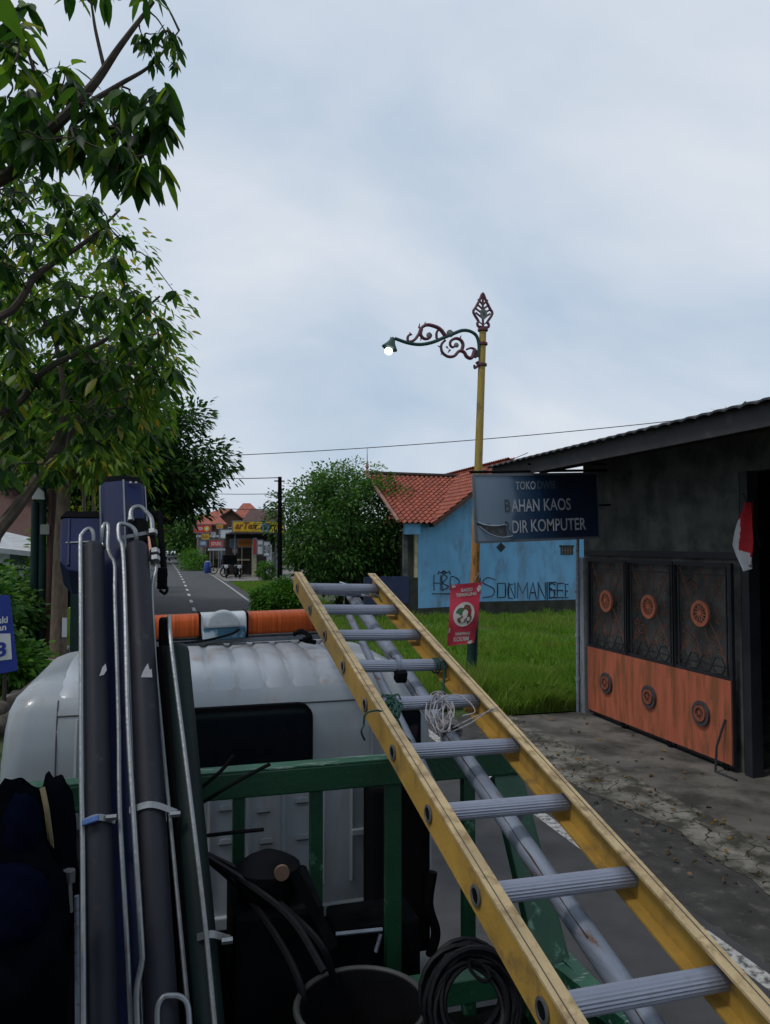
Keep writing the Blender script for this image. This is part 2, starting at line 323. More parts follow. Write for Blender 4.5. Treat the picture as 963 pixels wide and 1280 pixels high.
def tree(name, label, base, crown_c, rad, nclump, per, spread, leaf, mat, trunk_r=.15, group=None, cat='tree', barkm=None, fork=.45, nlimb=7, ttop=None):
    t = thing(name, label, cat, base, group); B = Vector(base); C = Vector(crown_c)
    P, D, Cl = crown_pts(crown_c, rad, nclump, per, spread)
    leaves('crown', P, D, leaf[0]*rng.uniform(.7, 1.25, len(P)), leaf[1]*rng.uniform(.8, 1.2, len(P)), mat, t)
    m = MB(); fk = B.lerp(C, fork); fk.x += random.uniform(-.1, .1)
    if ttop: fk = Vector(ttop)
    m.tube(smoothpath([B-Z_*.1, B.lerp(fk, .5)+Vector((random.uniform(-.06,.06), 0, 0))*trunk_r*4, fk, fk.lerp(C, .6)], 4), trunk_r, 9, rs=[trunk_r*(1.15-.65*i/12) for i in range(13)])
    for i in range(nlimb):
        q = Vector(Cl[int(i*len(Cl)/nlimb)]); a = fk.lerp(C, random.uniform(0, .5))
        m.tube(smoothpath([a, a.lerp(q, .5)+Z_*random.uniform(-.1, .2)*rad[2]*.3, q], 4), trunk_r*.3, 6, rs=[trunk_r*(.42-.036*k) for k in range(9)])
    for q in Cl:
        q = Vector(q); a = C.lerp(q, .35); m.tube([a, a.lerp(q, .6)+Vector((0, 0, .05)), q+(q-C)*.08], trunk_r*.06, 4, rs=[trunk_r*.1, trunk_r*.07, trunk_r*.03], cap=False)
    m.build('trunk', barkm or bark_dk, t, smooth=True)
    return t

def text(name, s, O, U, V, W, width, height, mat, parent, bold=.012, depth=.004, shear=0):
    cu = bpy.data.curves.new('t', 'FONT'); cu.body = s; cu.size = 1; cu.offset = bold; cu.resolution_u = 4; cu.shear = shear
    ob = bpy.data.objects.new('t', cu); col.objects.link(ob); dg = bpy.context.evaluated_depsgraph_get(); dg.update()
    me = bpy.data.meshes.new_from_object(ob.evaluated_get(dg)); col.objects.unlink(ob); bpy.data.objects.remove(ob); bpy.data.curves.remove(cu)
    vs = [v.co.copy() for v in me.vertices]; fs = [tuple(p.vertices) for p in me.polygons]; bpy.data.meshes.remove(me)
    x0 = min(v.x for v in vs); x1 = max(v.x for v in vs); y0 = min(v.y for v in vs); y1 = max(v.y for v in vs)
    m = MB(); O = Vector(O)
    m.add([O+U*((v.x-x0)/(x1-x0)*width)+V*((v.y-y0)/(y1-y0)*height)+W*depth for v in vs], fs)
    return m.build(name, mat, parent)

def scribble(name, n_, O, w_, h_, mat, parent):
    """blurred unreadable print: n_ blocky glyph-like marks in a row on a face looking towards -Y"""
    rr_ = random.Random(n_*7+int(O[1])); m = MB(); x = 0; cw = w_/n_
    for k in range(n_):
        a = O[0]+k*cw+cw*.08; b = a+cw*.74; z0, z1 = O[2], O[2]+h_*rr_.uniform(.85, 1); t_ = cw*.2
        bits = [((a, z0), (a+t_, z1))]
        if rr_.random() < .7: bits.append(((a+t_, z1-h_*.2), (b, z1)))
        if rr_.random() < .6: bits.append(((a+t_, z0), (b, z0+h_*.2)))
        if rr_.random() < .6: bits.append(((b-t_, z0+h_*.2), (b, z1-h_*.2)))
        else: bits.append(((a+t_, z0+h_*.4), (b, z0+h_*.58)))
        for (p, q) in bits: m.box((p[0], O[1]-.012, p[1]), (q[0], O[1], q[1]))
    return m.build(name, mat, parent)
def tile_roof(A, U, V, nu, nv, tw=.22, th=.3, mat=None, parent=None, name='roof', clip=None):
    """A eave corner, U unit along the eave, V unit up the slope; rolls and stepped courses"""
    W = U.cross(V).normalized()
    if W.z < 0: W = -W
    pu = 4; vs = []; fs = []; nU = nu*pu
    for j in range(nv):
        for e_ in (0, 1):
            for i in range(nU+1):
                y = (j+e_)*th; x = i*tw/pu; h = .045*(math.sin(2*math.pi*i/pu+.4))+(.045 if e_ == 0 else 0)
                if e_ == 0: y -= .01
                vs.append(A+U*x+V*y+W*h)
    n = nU+1
    for r in range(2*nv-1):
        for i in range(nU):
            if clip:
                c = (i+.5)*tw/pu; y = (r/2)*th
                if not clip(c, y): continue
            a = r*n+i; fs.append((a, a+1, a+n+1, a+n))
    base = len(vs)   # underside
    m = MB(); m.add(vs, fs)
    return m.build(name, mat or tile_m, parent)

# ------------------------------------------------------------------ ground, road
def off(y): return -1.35*max(0, (y-45)/90)**1.6
def strip(name, x0, x1, ys, z, mat, base=None):
    m = MB(); vs = []; fs = []
    for y in ys: vs += [(x0+off(y), y, z), (x1+off(y), y, z)]
    for k in range(len(ys)-1): fs.append((2*k, 2*k+1, 2*k+3, 2*k+2))
    m.add(vs, fs); return tag(m.build(name, mat), kind='structure')
m = MB(); m.add([(-900, -60, -.03), (900, -60, -.03), (900, 1800, -.03), (-900, 1800, -.03)], [(0,1,2,3)]); tag(m.build('ground', soil), kind='structure')
ys = [-20, 0, 20, 40]+list(range(50, 240, 8))+[300, 600]
strip('road', -2.0, 3.72, ys, 0, asphalt)
strip('road_shoulder', 3.72, 4.75, [-20, 0, 5, 12.2], -.004, shoulder_m)
strip('road_shoulder', 3.72, 4.1, [12.2, 20, 40, 60, 80, 100], -.006, shoulder_m)
strip('road_edge_line', 3.51, 3.64, ys, .004, paint_line)
m = MB(); y = 4.0
while y < 200:
    L2 = 1.7
    x = .93+off(y); x2 = .93+off(y+L2)
    m.add([(x-.07, y, .0045), (x+.07, y, .0045), (x2+.07, y+L2, .0045), (x2-.07, y+L2, .0045)], [(0,1,2,3)]); y += 4.6
tag(m.build('road_centre_dashes', paint_white), kind='structure')
# concrete apron and broken strip
m = MB(); m.box((5.15, -4, -.06), (9, 11.0, .012)); tag(m.build('concrete_apron', concrete), kind='structure')
def crackmat():
    mm = M('broken_concrete', (.155, .148, .13), .9, var=.4, scale=3, bump=.9, bscale=30, c2=(.035, .034, .028), dlo=.42, dhi=.58, dscale=2.6)
    t = mm.node_tree; n = t.nodes.new; l = t.links.new; b = t.nodes['Principled BSDF']
    tc = n('ShaderNodeTexCoord'); nz = n('ShaderNodeTexNoise'); nz.inputs['Scale'].default_value = 3
    mx = n('ShaderNodeMixRGB'); mx.inputs[0].default_value = .25; l(tc.outputs['Object'], mx.inputs[1]); l(tc.outputs['Object'], nz.inputs['Vector']); l(nz.outputs['Color'], mx.inputs[2])
    v = n('ShaderNodeTexVoronoi'); v.feature = 'DISTANCE_TO_EDGE'; v.inputs['Scale'].default_value = 4.2; l(mx.outputs[0], v.inputs['Vector'])
    r = n('ShaderNodeMapRange'); r.inputs[1].default_value = .008; r.inputs[2].default_value = .028; l(v.outputs['Distance'], r.inputs[0])
    src = b.inputs['Base Color'].links[0].from_socket; mu = n('ShaderNodeMixRGB'); mu.inputs[1].default_value = (.03, .032, .02, 1)
    l(r.outputs[0], mu.inputs[0]); l(src, mu.inputs[2]); l(mu.outputs[0], b.inputs['Base Color'])
    return mm
brk = crackmat()
vs = []; fs = []; n = 60
for k in range(n+1):
    y = -3+k*15.4/n; a = 4.45+.16*math.sin(y*1.3)+random.uniform(-.08, .08)-(.06*y if y < 6 else .36-.02*(y-6)*0)*0
    vs += [(a, y, .002), (5.15, y, .018)]
for k in range(n): fs.append((2*k, 2*k+1, 2*k+3, 2*k+2))
tag(MB().add(vs, fs).build('cracked_concrete_strip', brk), kind='structure')
# loose rubble, clods
m = MB()
for i in range(170):
    x = random.gauss(4.6, .35); y = random.uniform(2, 13.5)
    if random.random() < .25: x = random.uniform(4.2, 6.2); y = random.uniform(11.2, 13)
    s = random.uniform(.006, .022); m.lathe((x, y, 0), [(s*1.2, 0), (s, s*.8), (s*.3, s*1.2)], 5)
tag(m.build('gravel', shoulder_m), 'small grey stones scattered along the broken road edge', 'gravel', kind='stuff')
# lawn sheet, gently uneven
nx, ny = 40, 40; vs = []; fs = []
for j in range(ny+1):
    for i in range(nx+1):
        x = 4.02+i*18/nx; y = 11.0+j*17/ny; z = .0+.02*math.sin(x*1.7)*math.cos(y*1.1) if (i and j) else -.02
        if j == 0: y += .25*math.sin(x*3)
        vs.append((x, y, z))
for j in range(ny):
    for i in range(nx): a = j*(nx+1)+i; fs.append((a, a+1, a+nx+2, a+nx+1))
tag(MB().add(vs, fs).build('lawn', lawn_m), kind='structure')

def grass(name, label, region, n, hgt, wid, mat=g_grass, lean=.35):
    P = region(n); n = len(P); h = hgt(P)*rng.uniform(.5, 1.3, n)
    a = rng.random(n)*6.283; sd = np.stack([np.cos(a), np.sin(a), 0*a], 1)*wid*rng.uniform(.6, 1.3, (n, 1))
    ln = rng.normal(size=(n, 2))*lean*h[:, None]
    T = P+np.concatenate([ln, h[:, None]], 1); Md = P+np.concatenate([ln*.3, h[:, None]*.55], 1)
    V = np.stack([P-sd, P+sd, Md+sd*.7, Md-sd*.7, T], 1).reshape(-1, 3)
    f = np.array([[0,1,2],[0,2,3],[3,2,4]]); Fc = (f[None]+np.arange(n)[:, None, None]*5).reshape(-1, 3)
    o = raw(name, V, Fc, mat); tag(o, label, 'grass', kind='stuff'); return o
def reg_litter(n):
    y = rng.uniform(2.5, 12.6, n); x = np.where(rng.random(n) < .6, rng.normal(4.75, .35, n), rng.uniform(4.2, 6.3, n)); return np.stack([x, y, .03+0*x], 1)
LPp = reg_litter(420); o_ = leaves('dead_leaves', LPp, np.stack([rng.normal(size=420), rng.normal(size=420), rng.normal(size=420)*.12], 1), .07*rng.uniform(.5, 1.3, 420), .035, leafmat('dry_fallen_leaves', [(0, (.05, .035, .02)), (1, (.2, .12, .03)), (.5, (.10, .065, .03))], .1), None, droop=.05)
tag(o_, 'dry brown fallen leaves scattered on the broken concrete edge', 'leaves', kind='stuff')
def reg_lawn(n):
    u = rng.random(n)**1.7; y = 11.05+u*15.6; x = 4.05+rng.random(n)*(2.9+(y-11)*.75)
    k = ~((y < 11.6) & (x < 4.9+rng.random(n)*.5)) ; x, y = x[k], y[k]
    return np.stack([x, y, .02+0*x], 1)
def hg(P):
    q = np.sin(P[:, 0]*2.1+1)*np.cos(P[:, 1]*1.3)+np.sin(P[:, 0]*.9+P[:, 1]*.7)
    return 1.3*np.maximum(.05, .12+.06*q+.07*np.sin(P[:, 0]*7+P[:, 1]*3)*np.sin(P[:, 1]*5)+.17*np.exp(-((P[:, 1]-12.3)/1.3)**2))
grass('grass', 'bright green overgrown grass on the vacant lot before the blue wall', reg_lawn, 90000, hg, .011)
def reg_left(n):
    y = 7+rng.random(n)**1.5*45; x = -2.75-rng.random(n)**1.3*(2.5+y*.12)
    return np.stack([x+np.array([off(v) for v in y]), y, 0*x-.03], 1)
grass('verge_grass', 'rough grass and weeds on the left roadside verge', reg_left, 26000, lambda P: .16+.12*rng.random(len(P)), .016)
def reg_r2(n):
    y = 27+rng.random(n)*28; x = 4.1+rng.random(n)*3
    return np.stack([x, y, 0*x-.03], 1)
grass('roadside_grass', 'patchy green grass beside the far right edge of the road', reg_r2, 9000, lambda P: .12+0*P[:, 0], .02)

# ---- shop building
sh = thing('shop_building', 'dark grey stuccoed shop with corrugated roof and overhanging eave, right of the road', 'shop', (6.5, 7, 0))
m = MB(); XW = 6.5
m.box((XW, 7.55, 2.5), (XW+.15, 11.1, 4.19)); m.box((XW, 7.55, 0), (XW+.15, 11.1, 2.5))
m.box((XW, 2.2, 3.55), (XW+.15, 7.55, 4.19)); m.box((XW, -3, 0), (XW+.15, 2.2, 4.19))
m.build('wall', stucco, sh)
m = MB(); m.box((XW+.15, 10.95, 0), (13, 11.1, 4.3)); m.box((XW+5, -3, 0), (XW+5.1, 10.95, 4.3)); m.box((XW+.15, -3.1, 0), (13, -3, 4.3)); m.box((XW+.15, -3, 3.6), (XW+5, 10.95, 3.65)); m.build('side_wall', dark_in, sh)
m = MB(); m.box((XW-.06, 7.5, 2.52), (XW-.002, 11.0, 2.6)); m.box((XW-.05, 7.36, 0), (XW+.1, 7.48, 3.55)); m.build('lintel', iron, sh)
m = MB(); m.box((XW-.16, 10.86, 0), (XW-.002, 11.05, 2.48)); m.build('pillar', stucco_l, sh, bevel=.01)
m = MB(); m.tube([(6.30, 11.0, 0), (6.31, 11.0, 1.2), (6.33, 11.0, 2.8)], .028, 8)
for z in (.5, 1.2, 1.9): m.lathe((6.31, 11.0, z), [(.04, 0), (.04, .06)], 10)
m.build('drain_pipe', galv, sh, smooth=True)
# interior floor shelf shapes
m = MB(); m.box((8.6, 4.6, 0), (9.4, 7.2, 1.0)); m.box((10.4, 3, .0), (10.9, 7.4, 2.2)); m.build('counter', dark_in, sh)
# roof: corrugated sheet rising away from the road
ny = 150; vs = []; fs = []; YE = 11.75; Y0 = -3.2
slope = math.tan(R(11))
for lay in (0, 1):
    for i in range(ny*4+1):
        y = Y0+(YE-Y0)*i/(ny*4); h = .026*abs(math.sin((y-YE)*math.pi/.21))**.7
        for x in (5.08, 12.6): vs.append((x, y, 4.0+(x-5.2)*slope+h-lay*.02))
nn = (ny*4+1)*2
for i in range(ny*4):
    a = 2*i; fs.append((a, a+1, a+3, a+2)); fs.append((nn+a, nn+a+2, nn+a+3, nn+a+1)); fs.append((a, a+2, nn+a+2, nn+a))
rf = MB().add(vs, fs).build('roof', roof_sheet, sh)
m = MB(); m.box((5.17, Y0, 3.76), (5.215, YE, 3.985)); m.build('fascia', fascia_m, rf)
m = MB()
for k in range(9):
    y = 11.3-k*1.3; m.bar((5.22, y, 3.88), (12.4, y, 3.88+7.2*slope), .07, .12)
m.bar((6.0, Y0, 3.78+.8*slope), (6.0, 11.6, 3.78+.8*slope), .07, .1)
m.bar((5.22, 11.62, 3.95), (12.4, 11.62, 3.95+7.2*slope), .04, .16)
m.build('rafter', darkwood, rf)
# steel pipe holding the sign
# folding gate, three leaves
GX = 6.40
def ring(mb, c, r0, r1, th, n=26):
    c = Vector(c); base = len(mb.v)
    for x in (0, -th):
        for r in (r0, r1):
            for k in range(n): a = 2*math.pi*k/n; mb.v.append((c.x+x, c.y+math.cos(a)*r, c.z+math.sin(a)*r))
    for k in range(n):
        j = (k+1) % n
        for a, b in ((0, 1), (1, 3), (3, 2), (2, 0)):
            mb.f.append((base+a*n+k, base+a*n+j, base+b*n+j, base+b*n+k))
def medallion(mb, c, r, x=0.):
    ring(mb, c, r*.72, r, .03)
    for k in range(12):
        a = 2*math.pi*k/12
        p0 = Vector((c[0]-.015, c[1]+math.cos(a)*r*.2, c[2]+math.sin(a)*r*.2)); p1 = Vector((c[0]-.015, c[1]+math.cos(a+.25)*r*.48, c[2]+math.sin(a+.25)*r*.48)); p2 = Vector((c[0]-.015, c[1]+math.cos(a)*r*.74, c[2]+math.sin(a)*r*.74))
        mb.tube([p0, p1, p2], r*.05, 5)
    mb.lathe((c[0]-.03, c[1], c[2]), [(r*.22, 0), (r*.22, .02)], 12, axis=X_)
def spiral(c, r, turns, a0, sgn=1, n=18):
    return [Vector((c[0], c[1]+math.cos(a0+sgn*turns*6.283*k/n)*r*(1-.8*k/n), c[2]+math.sin(a0+sgn*turns*6.283*k/n)*r*(1-.8*k/n))) for k in range(n+1)]
ytop, zt = 10.78, 2.47
wl = 1.068
for i in range(3):
    y1 = ytop-i*wl; y0 = y1-wl+.015; yc = (y0+y1)/2; zb = 1.08
    m = MB()
    for yy in (y0, y1): m.box((GX-.025, yy-.022, .08), (GX+.02, yy+.022, zt))
    m.box((GX-.025, y0+.022, zt-.045), (GX+.02, y1-.022, zt)); m.box((GX-.02, y0+.022, zb), (GX+.015, y1-.022, zb+.04))
    for yy in (y0+.085, y1-.085): m.box((GX-.01, yy-.008, zb+.04), (GX+.006, yy+.008, zt-.045))
    m.box((GX-.01, y0+.03, zt-.16), (GX+.006, y1-.03, zt-.145)); m.box((GX-.01, y0+.03, zb+.13), (GX+.006, y1-.03, zb+.145))
    m.box((GX-.02, y0+.022, .06), (GX+.02, y1-.022, .1))
    for k in range(4):
        yy = y0+.12+k*.23; m.tube([(GX, yy, zb+.14), (GX, yy+.06, zb+.24), (GX, yy+.17, zb+.24), (GX, yy+.23, zb+.14)], .008, 5)
        m.tube([(GX, yy, zb+.14), (GX, yy+.06, zb+.05), (GX, yy+.17, zb+.05), (GX, yy+.23, zb+.14)], .008, 5)
    g = m.build('gate_leaf', iron, sh)
    m = MB(); m.box((GX-.04, y0-.006, .1), (GX-.026, y1+.006, zb)); m.build('lower_panel', orange_m, g)
    zc = 1.83; m = MB(); medallion(m, (GX-.01, yc, zc), .165); m.build('medallion', copper, g, smooth=True)
    lm = MB(); ring(lm, (GX-.043, yc-.02, .60), .108, .155, .03); ring(lm, (GX-.041, yc-.02, .60), .0, .109, .012); lm = lm.build('medallion', darkring, g, smooth=True)
    m = MB(); medallion(m, (GX-.056, yc-.02, .60), .10); m.build('inlay', copper_dk, lm, smooth=True)
    m = MB()
    for sy in (-1, 1):
        for sz, zz in ((1, zc), (-1, zc)):
            for (dy, dz, r, a0, sg) in ((.2, .3, .09, 0, 1), (.33, .22, .06, 2, -1), (.12, .45, .07, 1, 1), (.33, .42, .06, 3, 1), (.3, .05, .06, .5, 1)):
                c = (GX, yc+sy*dy, zz+sz*dz*(1 if sz > 0 else 1.05))
                if zb+.14 < c[2] < zt-.1: m.tube([Vector((GX, p.y, p.z)) for p in spiral(c, r, 1.3, a0 if sy > 0 else math.pi-a0, sg*sy*sz)], .006, 5)
            m.tube([(GX, yc+sy*.14, zz+sz*.1), (GX, yc+sy*.30, zz+sz*.32), (GX, yc+sy*.42, zz+sz*.56)], .007, 5)
            m.tube([(GX, yc+sy*.05, zz+sz*.17), (GX, yc+sy*.1, zz+sz*.36), (GX, yc+sy*.02, zz+sz*.56)], .007, 5)
    m.build('scrollwork', brownscroll, g)
    m = MB(); m.lathe((GX-.03, y0+.12, .06), [(.05, 0), (.05, .03)], 12, axis=X_); m.build('gate_wheel', rubber, g)
m = MB(); m.tube([(GX-.05, ytop-3*wl+.1, .62), (GX-.16, ytop-3*wl+.12, .3), (GX-.2, ytop-3*wl+.1, .0)], .014, 6); m.tube([(GX-.2, ytop-3*wl-.25, .02), (GX-.2, ytop-3*wl+.1, .02)], .014, 6)
m.build('gate_prop', iron, sh)
# ------------------------------------------------------------------ flag
fl = thing('flag', 'red and white flag hanging limp beside the dark shop doorway', 'flag', (6.25, 7.45, 2.4))
vs = []; fs = []; nu, nv = 48, 60
p_top = at(938, 628, X=6.28); 
for lay in (0, 1):
  for j in range(nv+1):
    v = j/nv
    for i in range(nu+1):
        u = i/nu; wdt = .07+.44*min(1, v*1.3)*(1-.75*max(0, v-.6)/.4)
        vs.append((p_top.x+.04*math.sin(u*9+v*3)+lay*.006, p_top.y+.02-(u-.75)*wdt+.06*math.sin(v*5)*(.9-u), p_top.z-v*.80+.10*u*v))
def half(lo, hi):
    f = []
    for j in range(nv):
        for i in range(nu):
            red = (i/nu) > .30+.16*math.sin(j/nv*4) and j < nv*(.60+.28*(i/nu)) or j < nv*.22
            if red == lo: 
                a = j*(nu+1)+i; q = (nv+1)*(nu+1); f += [(a, a+1, a+nu+2, a+nu+1), (q+a, q+a+nu+1, q+a+nu+2, q+a+1)]
    return f
MB().add(vs, half(True, 0)).build('red_cloth', redcloth, fl, smooth=True); MB().add(vs, half(False, 0)).build('white_cloth', whcloth, fl, smooth=True)
m = MB(); m.tube([p_top+Vector((.22, .1, -.5)), p_top+Vector((-.02, .03, .02)), p_top+Vector((-.08, .02, .1))], .011, 6); m.build('flag_pole', darkwood, fl)

# ------------------------------------------------------------------ shop sign on its frame
A = at(596, 678, Y=10.3); B = at(742, 672, Y=10.3); Ct = at(596, 594, Y=10.3); Dt = at(750, 590, Y=10.3)
sg = thing('shop_sign', 'navy hoarding reading TOKO DWIE BAHAN KAOS, torn left corner, sky reflection painted in', 'sign', (A.x, 10.3, A.z))
U = (B-A).normalized(); Wd = (Dt-A).x; V = Vector((0, 0, 1)); V = (V-U*V.dot(U)).normalized(); W = U.cross(V); Hh = (Ct-A).length; Wd = 2.03*(Wd/Wd); Wd = (Dt.x-A.x)
m = MB(); m.obox(A+U*Wd/2+V*Hh/2-W*.03, U, V, W, Wd/2, Hh/2, .012); m.build('backing_sheet', backp, sg)
k = .27*Wd
def sky_sheen_vinyl():  # left-to-right ramp paints the sky's reflection onto the navy panel
    mm = M('navy_vinyl_painted_sheen', (.016, .042, .098), .28, var=.25, scale=3, bump=.2, bscale=8, spec=.6); t = mm.node_tree; n = t.nodes.new; l = t.links.new; b = t.nodes['Principled BSDF']
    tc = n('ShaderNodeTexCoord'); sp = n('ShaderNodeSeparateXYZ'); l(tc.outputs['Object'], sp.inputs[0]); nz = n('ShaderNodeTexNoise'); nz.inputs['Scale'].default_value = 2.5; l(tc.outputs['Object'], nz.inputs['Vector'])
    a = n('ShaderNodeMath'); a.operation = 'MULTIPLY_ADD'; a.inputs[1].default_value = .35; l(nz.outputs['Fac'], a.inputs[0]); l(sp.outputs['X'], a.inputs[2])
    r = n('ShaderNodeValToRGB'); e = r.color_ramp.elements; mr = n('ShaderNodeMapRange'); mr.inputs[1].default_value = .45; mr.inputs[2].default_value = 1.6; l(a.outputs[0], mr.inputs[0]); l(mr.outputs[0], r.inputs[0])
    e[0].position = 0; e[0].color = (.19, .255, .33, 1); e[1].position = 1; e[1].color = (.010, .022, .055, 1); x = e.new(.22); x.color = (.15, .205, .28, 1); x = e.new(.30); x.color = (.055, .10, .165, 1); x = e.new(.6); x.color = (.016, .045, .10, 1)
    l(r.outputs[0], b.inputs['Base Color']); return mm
tear = [(.03, .30*Hh), (.1, .265*Hh), (.2, .275*Hh), (.3, .24*Hh), (.46, .25*Hh), (.5, .14*Hh)]
m = MB(); m.prism([(.01, .01), (Wd-.01, .01), (Wd-.01, Hh-.01), (.01, Hh-.01), (.01, .34*Hh)]+tear+[(.50, .085*Hh), (.40, .06*Hh), (.27, .1*Hh), (.14, .15*Hh), (.05, .24*Hh), (.01, .26*Hh)], A-W*.016, U, V, W, .006); m.build('vinyl_panel', sky_sheen_vinyl(), sg)
m = MB(); m.tube(smoothpath([A+U*.03+V*.30*Hh-W*0, A+U*.12+V*.26*Hh+W*.02, A+U*.3+V*.235*Hh+W*.03, A+U*.46+V*.25*Hh+W*.01]), .012, 5)
m.tube(smoothpath([A+U*.05+V*.24*Hh, A+U*.2+V*.12*Hh+W*.03, A+U*.4+V*.06*Hh+W*.02, A+U*.58+V*.075*Hh]), .009, 5); m.build('curled_tear', sheenp, sg)
m = MB()
for (p, q) in ((A, A+U*Wd), (A+V*Hh, A+V*Hh+U*Wd), (A, A+V*Hh), (A+U*Wd, A+U*Wd+V*Hh)):
    m.bar(p-W*.02, q-W*.02, .035, .035, up=W)
m.build('frame', framegrey, sg)
m = MB(); m.tube([A+V*(Hh+.05)-U*.04-W*.05, A+V*(Hh+.05)+U*(Wd+.2)-W*.05], .02, 8); m.tube([A+V*(Hh+.16)+U*.9-W*.05, A+V*(Hh+.14)+U*(Wd+.2)-W*.05], .014, 8)
m.tube([A+V*Hh*.5+U*Wd, A+V*Hh*.5+U*(Wd+.3)], .016, 6)
m.build('support_rail', rubber, sg, smooth=True)
def sgtext(s, x, y, w_, h_, mt): text('lettering', s, A+U*x*Wd+V*y*Hh-W*.01, U, V, W, w_*Wd, h_*Hh, mt, sg, bold=.011)
sgtext('TOKO', .325, .77, .16, .125, letterp); sgtext('DWIE', .50, .775, .15, .12, letterd)
sgtext('B', .232, .435, .045, .19, lettero); sgtext('AHAN', .285, .435, .225, .19, letterp); sgtext('KAOS', .545, .44, .22, .185, letterp)
sgtext('O', .18, .12, .035, .15, letterd); sgtext('R', .225, .115, .045, .18, lettero); sgtext('DIR', .285, .115, .125, .19, letterp); sgtext('KOMPUTER', .435, .125, .45, .19, letterp)

# ------------------------------------------------------------------ lamp post
YP = 13.2
b0 = at(589, 862, Y=YP); b0.z = 0; t0 = at(604, 411, Y=YP)
lp = thing('street_lamp', 'tall mustard street lamp with scrolled iron arm and leaf finial beside the shop sign', 'street lamp', b0)
ax = (t0-b0).normalized()
def onp(z): return b0+ax*((z-b0.z)/ax.z)
zg = onp(1.75); zr = onp(3.05)
m = MB(); m.tube([onp(-.05), onp(1.0), zg], .1, 14, rs=[.105, .1, .095]); m.lathe(onp(0), [(.16, 0), (.16, .05), (.12, .09), (.11, .3)], 14); m.build('base', dkgreen, lp, smooth=True, label='dark green lower section of the pole')
m = MB(); m.tube([zg, onp(2.4), zr], .08, 14, rs=[.085, .082, .08]); m.build('lower_pole', rusty_post, lp, smooth=True)
m = MB(); m.tube([zr, onp(4.5), t0], .07, 14, rs=[.08, .075, .066]); m.build('pole', ochre, lp, smooth=True)
def L2w(px, py): return at(px, py, Y=YP-.02)
m = MB(); arm = [L2w(*p) for p in ((598, 446), (599, 432), (596, 420), (588, 414), (578, 413), (567, 417), (555, 422), (540, 428), (525, 430.5), (510, 428.5), (494, 423))]
m.tube(smoothpath(arm, 5), .033, 8); m.build('arm', dkgreen, lp, smooth=True)
m = MB()
def scr(pts, r=.02):
    P = smoothpath([L2w(*p) for p in pts], 5); n = len(P); m.tube(P, r, 6, rs=[r*(1.5-.6*i/n) for i in range(n)])
scr([(594, 437), (590, 447), (584, 446), (580, 440), (574, 439), (568, 445), (560, 445.5), (553, 440), (552, 431), (557, 425)], .026)
scr([(577, 439), (579, 431), (576, 425), (570, 423), (564, 426), (563, 431), (566, 434), (570, 432)], .024)
scr([(594, 447), (596, 442), (594, 437), (589, 435), (583, 437)], .02)
scr([(596, 452), (598, 456), (594, 460), (593, 456)], .022)
scr([(557, 420), (551, 412), (544, 408), (534, 406), (527, 410), (524, 417), (518, 425), (511, 427), (510, 421), (514, 417)], .026)
scr([(527, 411), (526, 418), (530, 423), (536, 423), (539, 419), (536, 416)], .024)
scr([(546, 423), (546, 416), (549, 412), (554, 413), (554, 417)], .018)
for p in ((524, 410, 525, 404), (531, 407, 532, 402), (552, 434, 547, 432), (555, 441, 551, 443), (575, 424, 577, 419), (546, 424, 547, 428), (527, 420, 526, 426), (558, 433, 561, 436), (515, 419, 512, 415), (563, 437, 560, 441)): 
    m.tube([L2w(p[0], p[1]), L2w(p[2], p[3])], .015, 5, rs=[.022, .006])
m.build('scrollwork', maroon, lp, smooth=True)
m = MB()
for (px, py, r) in ((536, 419, .05), (570.5, 431.5, .05), (562.5, 417, .075)):
    MB().lathe(L2w(px, py)-Y_*.03, [(r*.3, 0), (r, .015), (r*.8, .05), (r*.2, .06)], 9, axis=Y_).build('rosette', greyleaf, lp)
for z in (t0.z-.32, t0.z-.72, t0.z-.05): MB().lathe(onp(z), [(.085, 0), (.1, .01), (.1, .05), (.085, .06)], 14).build('clamp', maroon, lp, smooth=True)
# finial: a leaf frame with ribs
ft = lambda u, v: t0+X_*u+Z_*v
m = MB(); outl = [(-.14, .05), (-.16, .14), (-.13, .2), (-.27, .42), (-.2, .56), (-.08, .78), (0, .95), (.08, .78), (.2, .56), (.27, .42), (.13, .2), (.16, .14), (.14, .05)]
s_ = .72
m.tube(smoothpath([ft(u*s_, v*s_) for u, v in outl]+[ft(-.14*s_, .05*s_)], 3), .026, 6)
m.tube([ft(0, .05*s_), ft(0, .93*s_)], .022, 6)
for v in (.28, .40, .52, .64): 
    for s in (-1, 1): m.tube([ft(0, v*s_), ft(s*(.235-.35*abs(v-.36))*s_, (v+.14)*s_)], .02, 5)
m.tube([ft(-.13*s_, .2*s_), ft(0, .1*s_), ft(.13*s_, .2*s_)], .014, 5)
fin = m.build('finial', maroon, lp, smooth=True)
m = MB(); m.prism([(-.09, .3), (-.1, .47), (0, .52), (.1, .47), (.09, .3), (0, .22)], t0-Y_*.03, X_*s_, Z_*s_, -Y_, .015); m.build('shield', greyleaf, fin)
text('emblem_letter', 'V', t0+X_*(-.045)*s_+Z_*.31*s_-Y_*.045, X_*s_, Z_*s_, -Y_, .09, .14, dkgreen, fin, bold=.03)
hd = L2w(489, 430); axl = Vector((-.35, 0, -1)).normalized()
m = MB(); m.tube([L2w(495, 423), L2w(493, 425)+Z_*0, hd-axl*.05], .015, 6); m.tube([L2w(494, 423), L2w(488, 422)], .012, 5)
m.lathe(hd-axl*.13, [(.03, 0), (.045, .03), (.07, .10), (.14, .2), (.15, .215)], 16, axis=axl); m.build('lamp_shade', dkgreen, lp, smooth=True)
